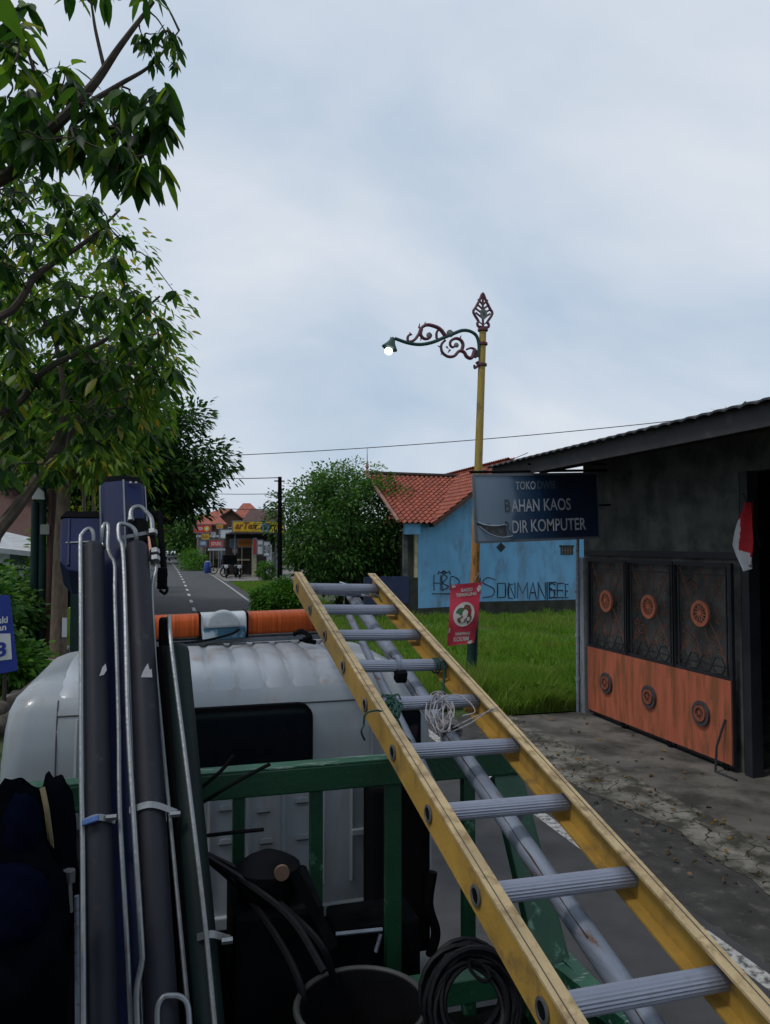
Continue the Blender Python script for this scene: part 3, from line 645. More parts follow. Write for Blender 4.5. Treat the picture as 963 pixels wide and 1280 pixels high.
m = MB(); m.lathe(hd+axl*.06, [(.03, 0), (.065, .04), (.078, .085), (.06, .13), (.02, .15)], 14, axis=axl); m.build('bulb', bulbm, lp, smooth=True)

# ------------------------------------------------------------------ red food banner on the post
YB = YP-.14
q00, q10, q11, q01 = at(560, 808, Y=YB), at(593, 804, Y=YB-.05), at(604, 728, Y=YB-.06), at(564, 731, Y=YB)
bn = thing('food_banner', 'crimson vinyl banner reading BAKSO TENGKLENG tied to the lamp post', 'banner', q00)
def bl(u, v): 
    p = q00.lerp(q10, u).lerp(q01.lerp(q11, u), v); return p+Y_*(.03*math.sin(u*5+v*4)+.025*math.cos(v*7))
n = 14; vs = [bl(i/n, j/n)+Y_*k*.004 for k in (0, 1) for j in range(n+1) for i in range(n+1)]; fs = []
for j in range(n):
    for i in range(n): a = j*(n+1)+i; fs.append((a, a+1, a+n+2, a+n+1)); a += (n+1)**2; fs.append((a, a+n+1, a+n+2, a+1))
MB().add(vs, fs).build('cloth', bannerp, bn, smooth=True)
def onban(name, s, u, v, w_, h_, mt, sh=0):
    o = text(name, s, Vector((0,0,0)), X_, Z_, -Y_, 1, 1, mt, None, bold=.03, depth=0, shear=sh)
    off_ = ROOT[bn.name]
    for vv in o.data.vertices: vv.co = bl(u+vv.co.x*w_, v+vv.co.z*h_)-Y_*.006-off_
    o.parent = bn; ROOT[o.name] = off_
onban('lettering', 'BAKSO', .33, .865, .4, .06, bannerw); onban('lettering', 'TENGKLENG', .17, .795, .7, .055, bannerw)
onban('lettering', 'SIMPING', .27, .155, .5, .05, bannerw); onban('lettering', 'KODIM', .24, .055, .52, .075, bannerw)
def disc(name, u, v, ru, rv, mt, d=.007, seg=20, jit=0):
    off_ = ROOT[bn.name]; P = [bl(u, v)-Y_*d]+[bl(u+math.cos(6.283*k/seg)*ru*(1+random.uniform(-jit, jit)), v+math.sin(6.283*k/seg)*rv*(1+random.uniform(-jit, jit)))-Y_*d for k in range(seg)]
    return MB().add(P, [(0, 1+(k+1) % seg, 1+k) for k in range(seg)])
disc('plate', .48, .5, .36, .2, bannerw).build('printed_plate', bannerw, bn)
mg = disc('f', .34, .56, .15, .07, food1, .009, 9, .35); mg.build('printed_greens', food1, bn)
mg = disc('f', .55, .6, .16, .06, food2, .009, 9, .35); q = disc('f', .42, .42, .13, .07, food2, .009, 9, .35); mg.add(q.v, q.f); q = disc('f', .63, .44, .08, .09, food2, .009, 7, .35); mg.add(q.v, q.f); mg.build('printed_bowl', food2, bn)
mg = disc('f', .5, .5, .1, .07, bannerw, .011, 9, .2); q = disc('f', .43, .41, .07, .04, bannerw, .011, 9, .2); mg.add(q.v, q.f); q = disc('f', .62, .42, .06, .04, bannerw, .011, 9, .2); mg.add(q.v, q.f); mg.build('printed_meatball', bannerw, bn)
for a in ((.08, .97, .07, .02), (.93, .9, .06, .05), (.04, .25, .04, .05), (.83, .03, .09, .025)): disc('f', *a, bannerw, .008, 8, .3).build('worn_patch', bannerw, bn)
MB().tube([bl(.7, 1), at(599, 716, Y=YP-.1)], .006, 5).build('tie_cord', rope_w, bn); MB().tube([bl(.5, 0), bl(.5, 0)-Z_*.08], .006, 5).build('tie_cord', rope_w, bn)

# ------------------------------------------------------------------ blue house on the far side of the lot
YH = 27.0
g0 = at(523, 772, Y=YH).x; g1 = 19.0
E0 = at(541, 655, Y=YH-.6); PK = at(640, 576, Y=YH-.6)
bh = thing('blue_house', 'sky blue walled house with terracotta roof and graffiti across the lot', 'house', (g0, YH, 0))
slopeB = (PK.z-E0.z)/(PK.x-E0.x)
m = MB(); zw = E0.z-.05; xr = PK.x+(PK.x-g0)
zg0 = E0.z+(g0-E0.x)*slopeB-.08
ztop = lambda x: E0.z+(x-E0.x)*slopeB-.1
m.prism([(0, .0), (g1-g0, 0), (g1-g0, zw), (2*PK.x-E0.x-g0-.2, zw), (PK.x-g0, ztop(PK.x)), (E0.x-g0+.35, ztop(E0.x+.35)), (E0.x-g0, 3.45), (0, 3.45)], (g0, YH, 0), X_, Z_, Y_, .18)
m.build('wall', blue_wall_m, bh)
m = MB(); m.box((g0+.0, YH+.18, 0), (g0+.18, YH+7, 3.2)); m.build('side_wall', footing, bh)  # blue wall coloured dark to put the porch shade into it
m = MB(); m.prism([(0, 0), (g1-g0, 0), (g1-g0, .5), (2.6, .5), (2.2, .5), (1.9, .35), (0, .3)], (g0-.0, YH-.04, 0), X_, Z_, Y_, .038); m.build('footing', footing, bh)
Vb = Vector((PK.x-E0.x, 0, PK.z-E0.z)); lb = Vb.length; Vb.normalize()
tile_roof(E0, Y_, Vb, 40, int(lb/.3)+1, parent=bh, name='roof')
E1 = Vector((2*PK.x-E0.x, E0.y, E0.z)); tile_roof(E1, Y_, Vector((-Vb.x, 0, Vb.z)), 40, int(lb/.3)+1, parent=bh, name='roof')
Wb = Vb.cross(Y_); Wb = Wb if Wb.z > 0 else -Wb
m = MB(); m.obox(E0+Vb*lb/2-Wb*.10+Y_*4.4, Vb, Y_, Wb, lb/2, 4.4, .03); m.build('soffit', darkwood, bh)
m = MB(); m.bar(E0-Wb*.06-Y_*.03, PK-Wb*.06-Y_*.03, .03, .14, up=Wb); m.build('verge_board', tile_dk, bh)
# porch wing
A0 = at(500, 654, Y=YH-.5); zR = at(540, 596, Y=31.4).z
Va = Vector((0, 31.4-A0.y, zR-A0.z)); la = Va.length; Va.normalize()
x0 = at(500, 654, Y=YH-.5).x
pr = tile_roof(Vector((x0, A0.y, A0.z)), X_, Va, int(5.2/.22), int(la/.3)+1, parent=bh, name='porch_roof', clip=lambda c_, y_: x0+c_ < E0.x+.12+(A0.z+y_*Va.z-E0.z)/slopeB)
m = MB(); m.tube([Vector((x0-.1, 31.4, zR+.1)), Vector((x0+5.2, 31.4, zR+.05))], .09, 7); m.build('ridge_cap', darkwood, bh)
m = MB(); m.tube([Vector((x0-.05, A0.y, A0.z+.08)), Vector((x0-.05, 31.4, zR+.12))], .07, 7); m.build('hip_cap', ridge_m, bh)
m = MB(); m.lathe((x0, 31.3, zR+.05), [(.14, 0), (.1, .12), (.04, .2), (.08, .3), (.02, .55), (.01, 1.1)], 8); m.build('roof_finial', ridge_m, bh)
m = MB(); m.box((at(504, 660, Y=YH).x, YH-.3, 3.05), (g0-.003, YH-.05, 3.45)); m.build('porch_beam', blue_wall_m, bh)
m = MB(); m.box((x0-1.2, YH, 0), (g0-.003, YH+.15, 1.45)); m.build('porch_wall', footing, bh)
m = MB(); m.box((x0-1.2, YH-.02, .5), (x0+.5, YH-.003, 1.5)); m.build('blue_gate', M('dull_blue_metal', (.015, .025, .07), .5), bh)
xa = at(508, 690, Y=YH).x
m = MB(); m.box((xa-.1, YH+.02, 1.45), (xa+.06, YH+.16, 3.3)); m.build('porch_post', stucco, bh)
m = MB(); m.box((g0-.12, YH+.02, 1.45), (g0-.004, YH+.16, 3.3)); m.build('porch_post', cream, bh)
m = MB(); m.box((x0-1.2, YH+3.2, 0), (g0-.003, YH+3.3, 3.4)); m.build('back_wall', M('dark_red_plaster', (.03, .01, .014), .9), bh)
# vents in the blue wall
def wallpt(px, py): return at(px, py, Y=YH-.012)
c = wallpt(626.5, 684); m = MB(); m.prism([(-.19, 0), (0, -.19), (.19, 0), (0, .19)], c, X_, Z_, -Y_, .01); m.build('diamond_vent', blkp, bh)
c = wallpt(709, 688); m = MB(); m.box((c.x-.32, YH-.03, c.z+.14), (c.x+.32, YH-.002, c.z+.2)); m.box((c.x-.27, YH-.02, c.z-.17), (c.x+.27, YH-.002, c.z+.138))
v_ = m.build('louvre_vent', footing, bh)
m = MB(); 
for i in range(4): m.box((c.x-.24+i*.125, YH-.034, c.z-.14), (c.x-.19+i*.125, YH-.021, c.z+.12))
m.box((c.x-.25, YH-.036, c.z-.02), (c.x+.25, YH-.0345, c.z+.01)); m.build('vent_block', M('vent_block', (.12, .09, .08), .9), v_)
# graffiti strokes
ST = {'H': [[(0,0),(0,1)],[(1,0),(1,1)],[(0,.5),(1,.5)]], 'B': [[(0,0),(0,1),(.8,.85),(.1,.5),(1,.25),(0,0)]], 'D': [[(0,0),(.1,1),(1,.75),(.8,.2),(0,0)]],
      'S': [[(1,.9),(.4,1),(0,.75),(.9,.45),(.8,.1),(0,0)]], 'O': [[(0,0),(0,1),(1,1),(1,.05),(0,0)]], 'M': [[(0,0),(.05,1),(.5,.3),(.95,1),(1,0)]],
      'N': [[(0,0),(0,1),(1,0),(1,1)]], 'A': [[(0,0),(.5,1),(1,0)],[(.2,.4),(.8,.4)]], 'I': [[(.5,0),(.5,1)]], 'E': [[(1,1),(0,1),(0,0),(1,0)],[(0,.5),(.9,.5)]],
      'C': [[(1,.9),(0,.8),(0,.1),(1,0)]], 'L': [[(0,1),(0,0),(1,0)]]}
gm = [MB(), MB()]
for ch, x0_, x1_, ya, yb in (('H',543,551,738,719),('B',553,561,738,719),('D',563,574,737,721),('I',598,603,742,722),('S',604,619,747,722),('O',622,632,747,729),('C',636,642,748,728),('N',636,644,748,728),('M',647,660,748,728),
                              ('A',662,671,749,728),('N',673,682,749,728),('I',683,686,750,727),('S',687,694,748,729),('E',687,696,747,728),('E',697,705,747,729),('E',707,711,747,730),('L',541,566,742,741.5),('A',552,559,716,713),('M',548,563,718,714)):
    for pl in ST[ch]:
        P = [wallpt(x0_+(x1_-x0_)*u, ya+(yb-ya)*v) for u, v in pl]
        if ch in 'SBDC': P = smoothpath(P, 5)
        else: P = [p.lerp(q, t)+Vector((random.uniform(-.02, .02), 0, random.uniform(-.02, .02)))*(t != 0) for p, q in zip(P[:-1], P[1:]) for t in (0, .5)]+[P[-1]]
        r_ = random.uniform(.014, .028); gm[x0_ > 580].tube(P, r_, 6, rs=[r_*random.uniform(.7, 1.25) for _ in P])
tag(gm[0].build('graffiti', blkp, bh), 'small black scrawled tag with a crown over it'); tag(gm[1].build('graffiti', blkp, bh), 'long row of thin black sprayed letters')

# ------------------------------------------------------------------ trees right
def place(px, py, Y): return at(px, py, Y=Y)
c = place(424, 655, 31); tree('shade_tree', 'broad round leafy tree left of the terracotta roofed house', (c.x, 31, 0), (c.x+.15, 31, 3.3), (2.75, 2.4, 2.6), 240, 105, .33, (.17, .085), g_tree, .16, fork=.35)
P = []; 
t_ = thing('sapling', 'thin feathery young tree poking above the round shade tree', 'tree', (c.x+.9, 32, 0))
Pp, Dd, Cc = crown_pts((c.x+.7, 32, 5.5), (1.5, .8, .85), 34, 42, .2); leaves('crown', Pp, Dd, .15, .06, g_bush, t_)
m = MB(); m.tube(smoothpath([(c.x+.9, 32, 0), (c.x+.8, 32, 3), (c.x+.5, 32, 5.8)]), .04, 6)
for q in Cc[:14]: m.tube([(c.x+.6, 32, 4.4), tuple(q)], .012, 5)
m.build('trunk', bark, t_)
def bush(name, label, c, rad, n, per, mat, lf=(.09, .05), group=None, sp=.12):
    t = thing(name, label, 'bush', (c[0], c[1], 0), group); P, D, C = crown_pts(c, rad, n, per, sp, .75); k = P[:, 2] > -.02; leaves('foliage', P[k], D[k], lf[0], lf[1], mat, t)
    m = MB()
    for i in range(9): m.tube([(c[0]+random.uniform(-.1,.1), c[1], -.05), tuple(C[i*len(C)//9])], .012, 5)
    m.build('stem', bark_dk, t); return t
c = place(350, 745, 28); bush('round_bush', 'small bright green rounded bush beside the road by the shade tree', (c.x, 28, .62), (.8, .7, .62), 150, 60, g_bush, (.12, .07), sp=.12)
c = place(333, 718, 57); bush('small_shrub', 'little leafy shrub at the foot of the white kiosk pillar', (c.x, 57, .55), (.6, .5, .8), 40, 40, g_bush, (.16, .09))
c = place(368, 700, 52); tree('dense_tree', 'low dark tree filling the gap behind the utility pole', (c.x+2, 52, 0), (c.x+3.0, 52, 2.9), (1.7, 2, 3.0), 110, 70, .5, (.3, .15), g_tree, .15)
c = place(705, 492, 30)
tree('distant_tree', 'distant tree whose tip shows above the dark shop roof', (20.6, 24, 0), (20.6, 24, 7.0), (.5, .5, .5), 10, 50, .3, (.3, .1), g_tree, .12)
# weeds along foot of shop pillar and lot edge
for i, (x, y) in enumerate(((5.9, 11.4), (4.6, 12.4))):
    bush('weed_clump', ('low weed tuft at the foot of the shop corner pillar', 'low weed tuft where broken concrete meets the lawn')[i], (x, y, .12), (.35, .22, .2), 26, 26, g_bush, (.13, .03), sp=.07)
# ------------------------------------------------------------------ utility pole, cables
c = place(350, 722, 29.4)
up = thing('utility_pole', 'black utility pole beside the shade tree on the right verge', 'utility pole', (c.x, 29.4, 0)); tp = at(350, 596, Y=29.4)
m = MB(); m.tube([(c.x, 29.4, 0), (tp.x, 29.4, tp.z)], .08, 10, rs=[.1, .075]); m.build('pole', blackm, up, smooth=True)
m = MB(); m.box((c.x-.25, 29.27, tp.z-.2), (c.x+.15, 29.31, tp.z-.15)); m.build('crossarm', blackm, up)
def cable(label, pts, r=.012, sag=.3):
    P = []
    a, b = Vector(pts[0]), Vector(pts[1])
    for k in range(25): t = k/24; p = a.lerp(b, t); p.z -= sag*4*t*(1-t); P.append(p)
    tag(MB().tube(P, r, 5).build('overhead_cable', wirem), label, 'cable', 'overhead cables')
cable('longest overhead cable crossing the sky behind the street lamp', (at(150, 574, Y=34), at(860, 524, Y=25)), .017, .25)
cable('upper short cable running left from the utility pole top', (at(350, 597, Y=29.4), at(150, 590, Y=60)), .018, .2)
cable('lower short cable running left from the utility pole', (at(350, 617, Y=29.4), at(150, 603, Y=60)), .014, .3)
cable('faint cable stretched low over the far brick roofs', (at(352, 636, Y=29.6), at(235, 627, Y=90)), .025, .3)
cable('thin cable rising to the shop roof behind the mustard pole', (at(574, 597, Y=27), at(660, 566, Y=15)), .008, .05)

# ------------------------------------------------------------------ far right row of stalls
def slab(name, x0, y0, x1, y1, Y, mat, parent, d=.06):
    a = at(x0, y1, Y=Y); b = at(x1, y0, Y=Y); m = MB(); m.box((a.x, Y, a.z), (b.x, Y+d, b.z)); return m.build(name, mat, parent)
def hoarding(name, label, x0, y0, x1, y1, Y, mat, txt=None, tm=None, legs=(), tb=(.12, .25, .76, .5), group=None, extra=None):
    a = at(x0, y1, Y=Y); b = at(x1, y0, Y=Y); t = thing(name, label, 'sign', (a.x, Y, 0 if legs else a.z), group)
    slab('panel', x0, y0, x1, y1, Y, mat, t)
    w_, h_ = b.x-a.x, b.z-a.z
    if isinstance(txt, int): scribble('lettering', txt, (a.x+w_*tb[0], Y-.001, a.z+h_*tb[1]), w_*tb[2], h_*tb[3], tm, t)
    elif txt: text('lettering', txt, (a.x+w_*tb[0], Y-.01, a.z+h_*tb[1]), X_, Z_, -Y_, w_*tb[2], h_*tb[3], tm, t, bold=.03, depth=.01)
    m = MB()
    for (p, q) in (((a.x, a.z), (b.x, a.z)), ((a.x, b.z), (b.x, b.z)), ((a.x, a.z), (a.x, b.z)), ((b.x, a.z), (b.x, b.z))): m.bar((p[0], Y+.03, p[1]), (q[0], Y+.03, q[1]), .08, .1, up=Y_)
    m.build('frame', framegrey, t)
    for lx in legs:
        q = at(lx, y1, Y=Y+.1); MB().tube([(q.x, Y+.12, 0), (q.x, Y+.12, q.z+.3)], .06, 7).build('post', framegrey, t)
    return t, a, b
t, a, b = hoarding('red_sign', 'red shop sign with white lettering and round emblem on a rusty post', 242.5, 656, 264, 666, 84, redp, 5, bannerw, legs=(247.5,), tb=(.12, .33, .42, .38))
m = MB(); m.lathe((a.x+(b.x-a.x)*.75, 83.98, (a.z+b.z)/2), [(.30, -.02), (.30, .02)], 14, axis=Y_); e1 = m.build('emblem', yelp, t); 
m = MB(); m.lathe((a.x+(b.x-a.x)*.75, 83.96, (a.z+b.z)/2), [(.17, -.02), (.17, .01)], 5, axis=Y_); m.build('emblem_star', bannerw, e1)
hoarding('yellow_sign', 'small yellow sign just below the red shop sign', 252, 667, 262, 674.5, 82, yelp, 4, brnp, legs=(257,))
hoarding('red_awning_sign', 'long crimson stall banner behind the food cart', 262, 675, 279, 684, 78, redp, 7, bannerw, legs=(263, 278))
hoarding('white_sign', 'plain white signboard on thin posts left of the big yellow sign', 275, 662, 292, 673, 75, whp, None, None, legs=(277, 290))
hoarding('small_white_sign', 'tiny white square sign with a green mark above the crimson banner', 264, 665, 270, 672, 80, whp, 1, food1, legs=(267,), tb=(.25, .2, .5, .6))
t, a, b = hoarding('yellow_hoarding', 'big yellow hoarding with brown italic letters over the kiosk', 290.5, 651.5, 356, 667, 63, yelp, None, None, legs=(294, 345), group=None)
w_, h_ = b.x-a.x, b.z-a.z
text('lettering', 'arTex', (a.x+w_*.05, 62.99, a.z+h_*.34), X_, Z_, -Y_, w_*.44, h_*.56, brnp, t, bold=.04, depth=.012, shear=.3)
scribble('small_print', 16, (a.x+w_*.04, 62.998, a.z+h_*.1), w_*.48, h_*.12, brnp, t)
m = MB(); m.lathe((a.x+w_*.63, 62.98, a.z+h_*.5), [(.42, -.02), (.42, .0)], 8, axis=Y_); m.build('emblem', M('grey_blue_emblem', (.12, .2, .3), .6), t)
hoarding('orange_banner', 'orange cloth banner hanging under the yellow hoarding', 297, 673.5, 315.5, 684, 64, orgp, 8, brnp, tb=(.12, .35, .76, .35))
hoarding('dark_blue_sign', 'small dark blue sign beside the orange banner', 288, 674, 296.5, 684, 66, M('slate_blue', (.09, .14, .19), .6), None)
hoarding('poster', 'narrow red and white poster on the cream kiosk pillar', 316.5, 673, 321, 693, 62, redp, None)
hoarding('white_poster', 'tall white poster with dark print hung on the kiosk front', 321.5, 675, 329, 693, 61.8, whp, 4, blkp, tb=(.15, .55, .7, .15))
hoarding('photo_poster', 'black and white photo poster beside the white poster', 329.5, 677, 337.5, 695, 61.6, whp, 3, blkp, tb=(.1, .2, .8, .6))
ks = thing('kiosk', 'open fronted kiosk with cream and white pillars beneath the yellow hoarding', 'kiosk', (at(320, 725, Y=62.5).x, 62.5, 0))
slab('pillar', 315.5, 681, 321, 728, 62.5, cream, ks, .6); slab('pillar', 333.5, 680, 340, 726, 62.3, whp, ks, .6)
slab('shutter', 321.2, 692, 333.4, 727, 63, M('grey_shutter', (.11, .11, .10), .6), ks, .1); slab('shutter', 340.2, 690, 354, 726, 63.2, M('pale_grey_shutter', (.24, .25, .27), .6), ks, .1)
a = at(283, 727, Y=66); b = at(356, 668, Y=66); m = MB(); m.box((a.x, 67.5, 0), (b.x, 67.6, b.z)); m.build('back_wall', darkwood, ks)
m = MB(); m.box((a.x, 61.9, b.z), (b.x+1.5, 67.7, b.z+.12)); m.build('roof', roof_sheet, ks)
slab('cream_post', 302, 684, 303, 722, 64, cream, ks, .15)
bb = thing('brick_house', 'brown brick house with gabled front and red roofs behind the stalls', 'house', (at(280, 700, Y=92).x, 92, 0))
a = at(254, 700, Y=92); b = at(350, 652, Y=92)
m = MB(); pk = at(288.6, 637.5, Y=92); l0 = at(264, 655, Y=92); l1 = at(307, 655, Y=92)
m.prism([(a.x, 0), (b.x, 0), (b.x, b.z-.6), (l1.x, l1.z), (pk.x, pk.z), (l0.x, l0.z), (a.x, l0.z-1.1)], (0, 92, 0), X_, Z_, Y_, .3); m.build('wall', brick_m, bb)
for i in range(4):
    q0 = 267+i*9; f_ = slab('window', q0, 659, q0+6, 667, 91.9, whp, bb, .09); slab('pane', q0+.7, 660, q0+5.3, 666, 91.86, pane, f_, .03)
def fl_roof(name, pts, parent, mat):
    m = MB(); P = [Vector(p) for p in pts]; n = len(P); Wn = (P[1]-P[0]).cross(P[2]-P[1]).normalized(); Wn = Wn if Wn.z > 0 else -Wn
    m.add(P+[p-Wn*.15 for p in P], [tuple(range(n)), tuple(reversed(range(n, 2*n)))]+[(i, (i+1) % n, n+(i+1) % n, n+i) for i in range(n)]); return m.build(name, mat, parent)
ov = .8
pkf = Vector((pk.x, 91.2, pk.z+.1)); lf = Vector((l0.x-1.2, 91.2, l0.z-.55)); rf_ = Vector((l1.x+1, 91.2, l1.z-.45))
fl_roof('roof', [lf, pkf, pkf+Y_*12, lf+Y_*12], bb, tile_dk); fl_roof('roof', [pkf, rf_, rf_+Y_*12, pkf+Y_*12], bb, tile_dk)
def hip(px0, px1, pyb, pxa, pxb, pyt, Y, mat, parent, dep=9):
    a, b = at(px0, pyb, Y=Y), at(px1, pyb, Y=Y); c, d = at(pxa, pyt, Y=Y+dep/2), at(pxb, pyt, Y=Y+dep/2)
    a2, b2 = a+Y_*dep, b+Y_*dep
    fl_roof('roof', [a, b, d, c], parent, mat); fl_roof('roof', [a, c, a2], parent, mat); fl_roof('roof', [b, b2, d], parent, mat); fl_roof('roof', [a2, b2, d, c], parent, mat)
hip(292, 332, 647, 304, 313, 629, 98, tile_m, bb); hip(248, 298, 646, 275, 290, 636, 99, tile_m, bb, 7)
th = thing('tiled_house', 'low house with weathered brown tile roof right of the brick gable', 'house', (at(330, 700, Y=80).x, 80, 0))
hip(243, 284, 655, 252, 275, 646, 88, tile_m, far0 := thing('red_roof_house', 'small red roofed house behind the red shop sign', 'house', (at(262, 690, Y=88).x, 89, 0)), 6); slab('wall', 247, 655, 282, 700, 90, brick_m, far0, 3)
hip(308, 356, 653, 312, 352, 637.5, 78, tile_dk, th, 8); slab('wall', 309, 653, 356, 700, 80, cream, th, 5)
far = thing('far_shop', 'pale low shop front behind the crimson banner', 'shop', (at(265, 700, Y=88).x, 88, 0))
slab('wall', 248, 672, 300, 699, 88, M('pinkish_plaster', (.2, .14, .12), .9), far, 2); slab('shutter', 256, 684, 268, 699, 87.9, M('dull_red_shutter', (.16, .03, .03), .7), far, .08)
slab('shutter', 270, 684, 288, 699, 87.9, M('grey_roller', (.12, .12, .12), .7), far, .08); slab('awning', 246, 669, 302, 671.5, 86.5, pale_sheet, far, 1.4)
slab('pillar', 249.5, 684, 254.5, 699, 86.6, M('pink_grey', (.24, .19, .19), .8), far, .4)
m = MB(); a = at(240, 700, Y=60); m.add([(3.75, 56, .012), (16, 56, .012), (16, 90, .012), (3.1, 90, .012)], [(0,1,2,3)]); tag(m.build('stall_forecourt', M('dusty_concrete', (.15, .14, .13), .9, var=.25, scale=1)), kind='structure')
hoarding('red_shop_sign', 'low red shop sign to the right of the food cart canopy', 291, 685, 297, 691, 65, redp, 4, bannerw)
hoarding('yellow_sign', 'small yellow sign mounted between the red sign and the white board', 270.5, 655, 279, 661, 83, yelp, 5, redp, legs=(274,))
hoarding('pale_blue_sign', 'pale blue sign low beside the far shop front', 250, 676, 258, 682, 80, M('pale_blue_sign_paint', (.15, .3, .5), .6), 4, bannerw, legs=(254,))
# food cart with white canopy and one spoked wheel
fc = thing('food_cart', 'street food cart with flat white canopy and spoked wheel', 'cart', (at(275, 707, Y=70).x, 70, 0))
slab('canopy', 261, 686, 291, 688.2, 69, pale_sheet, fc, 1.4)
slab('cabinet', 276, 699, 290, 707, 69.3, M('grey_cart_body', (.06, .06, .065), .6), fc, .9)
for px in (263, 289): q = at(px, 700, Y=69.5); MB().tube([(q.x, 69.5, 0), (q.x, 69.5, at(px, 688, Y=69.5).z)], .03, 6).build('post', framegrey, fc)
def wheel(c, r, w_, ax, parent, name='wheel', tm=None):
    m = MB(); P = []; A = Vector(ax).normalized(); U = A.orthogonal().normalized(); V = A.cross(U); c = Vector(c)
    ringp = [c+U*math.cos(6.2832*k/20)*r*.9+V*math.sin(6.2832*k/20)*r*.9 for k in range(21)]
    m.tube(ringp, r*.12, 6, cap=False)
    for k in range(6): a = 6.2832*k/6; m.tube([c, c+U*math.cos(a)*r*.88+V*math.sin(a)*r*.88], r*.035, 4)
    m.lathe(c-A*w_/2, [(r*.16, 0), (r*.16, w_)], 8, axis=A); return m.build(name, rubber, parent)
q = at(267, 706, Y=69); wheel((q.x, 69, .37), .37, .1, Y_, fc)
bc = thing('blue_barrel', 'small blue plastic barrel standing beside the food cart', 'barrel', (at(260, 702, Y=72).x, 72, 0))
MB().lathe(bc.location, [(.28, 0), (.33, .15), (.33, .95), (.28, 1.05)], 14).build('drum', bluecloth, bc, smooth=True); MB().lathe(Vector(bc.location)+Z_*1.05, [(.22, 0), (.22, .06)], 12).build('lid', whp, bc)
# parked motorcycles, seen from the front
def motorcycle(x, y, label, rz):
    t = thing('motorcycle', label, 'motorcycle', (0, 0, 0), 'motorcycles parked outside the kiosk')
    wheel((0, -.65, .3), .3, .12, X_, t, 'front_wheel'); wheel((0, .62, .3), .3, .12, X_, t, 'rear_wheel')
    MB().tube(smoothpath([(0, -.5, .78), (0, -.2, .45), (0, .35, .5), (0, .75, .75)]), .19, 8).build('body', blackm, t, smooth=True)
    MB().tube(smoothpath([(0, -.15, .78), (0, .3, .8), (0, .75, .85)]), .11, 8).build('seat', rubber, t, smooth=True)
    MB().tube([(0, -.65, .3), (0, -.42, 1.0)], .06, 8).build('fork', steel, t)
    MB().tube(smoothpath([(-.34, -.28, 1.0), (-.15, -.4, 1.04), (.15, -.4, 1.04), (.34, -.28, 1.0)]), .02, 6).build('handlebar', steel, t)
    MB().prism([(-.15, 0), (.15, 0), (.12, .22), (-.12, .22)], (0, -.5, .82), X_, Z_, -Y_, .06).build('front_fairing', whp, t, bevel=.02)
    MB().lathe((0, -.55, .93), [(.08, -.02), (.06, .03)], 12, axis=-Y_).build('headlight', lampglass, t)
    for s in (-1, 1): MB().lathe((s*.38, -.3, 1.15), [(.05, 0), (.05, .015)], 8, axis=Y_).build('mirror', rubber, t)
    t.location = (x, y, 0); t.rotation_euler = (0, 0, rz); return t
q = at(298, 724, Y=60); motorcycle(q.x, 60.5, 'parked dark motorcycle with white front fairing, right one of the pair', .15)
q = at(285, 723, Y=61); motorcycle(q.x-.1, 61.3, 'parked black motorcycle nearer the road, left one of the pair', -.1)
sc_ = thing('cargo_sidecar', 'dark wooden cargo box on wheels parked behind the motorcycles', 'cart', (at(287, 715, Y=63).x, 63, 0))
slab('box', 279, 694, 296, 706, 63, blackm, sc_, 1.5)
q = at(281, 716, Y=63); 
for dx in (0, 1.1): wheel((q.x+dx, 62.9, .4), .4, .1, Y_, sc_)
# cooking counter and stuff
st = thing('stall_counter', 'low wooden counter under the kiosk with a stool beside it', 'counter', (at(306, 715, Y=64.5).x, 64.5, 0))
slab('counter_top', 298, 699, 312, 701, 64.4, cream, st, .8); slab('counter_front', 299, 701.2, 311, 715, 64.6, darkwood, st, .5)
# van down the road
vn = thing('van', 'small white van driving towards the camera far down the road', 'van', (0, 0, 0))
body = MB(); prof = [(-2.0, .35), (2.0, .35), (2.0, 1.9), (-.9, 2.0), (-1.35, 1.35), (-2.0, 1.1)]
body.prism(prof, (-.82, 0, 0), Y_, Z_, X_, 1.64); body.build('body', carwhite, vn, bevel=.08)
MB().prism([(-.7, 0), (.7, 0), (.62, .58), (-.62, .58)], (0, -1.36, 1.36), X_, Vector((0, .55, .83)).normalized(), Vector((0, -.83, .55)).normalized(), .02).build('windscreen', glass, vn)
MB().box((-.6, -2.04, .62), (.6, -2.003, .82)).build('grille', blackm, vn); MB().box((-.82, -2.08, .35), (.82, -2.003, .52)).build('bumper', framegrey, vn)
for s in (-1, 1): MB().lathe((s*.62, -2.0, .9), [(.12, -.03), (.11, .06)], 12, axis=-Y_).build('headlight', lampglass, vn)
for s in (-1, 1):
    for yy in (-1.3, 1.2): MB().lathe((s*.74-.1, yy, .32), [(.32, 0), (.32, .2)], 16, axis=X_).build('wheel', rubber, vn)
q = at(214, 692, Y=138); vn.location = (q.x, 138, .0); vn.scale = (1.1, 1.1, 1.1)
sp = motorcycle(at(224, 694, Y=132).x, 132, 'distant motorcycle riding beside the white van', 0); sp['group'] = 'motorcycles on the far road'
for k, (px, Y) in enumerate(((203, 150),)):
    s2 = motorcycle(at(px, 692, Y=Y).x, Y, 'distant motorcycle to the left of the white van', 0); s2['group'] = 'motorcycles on the far road'
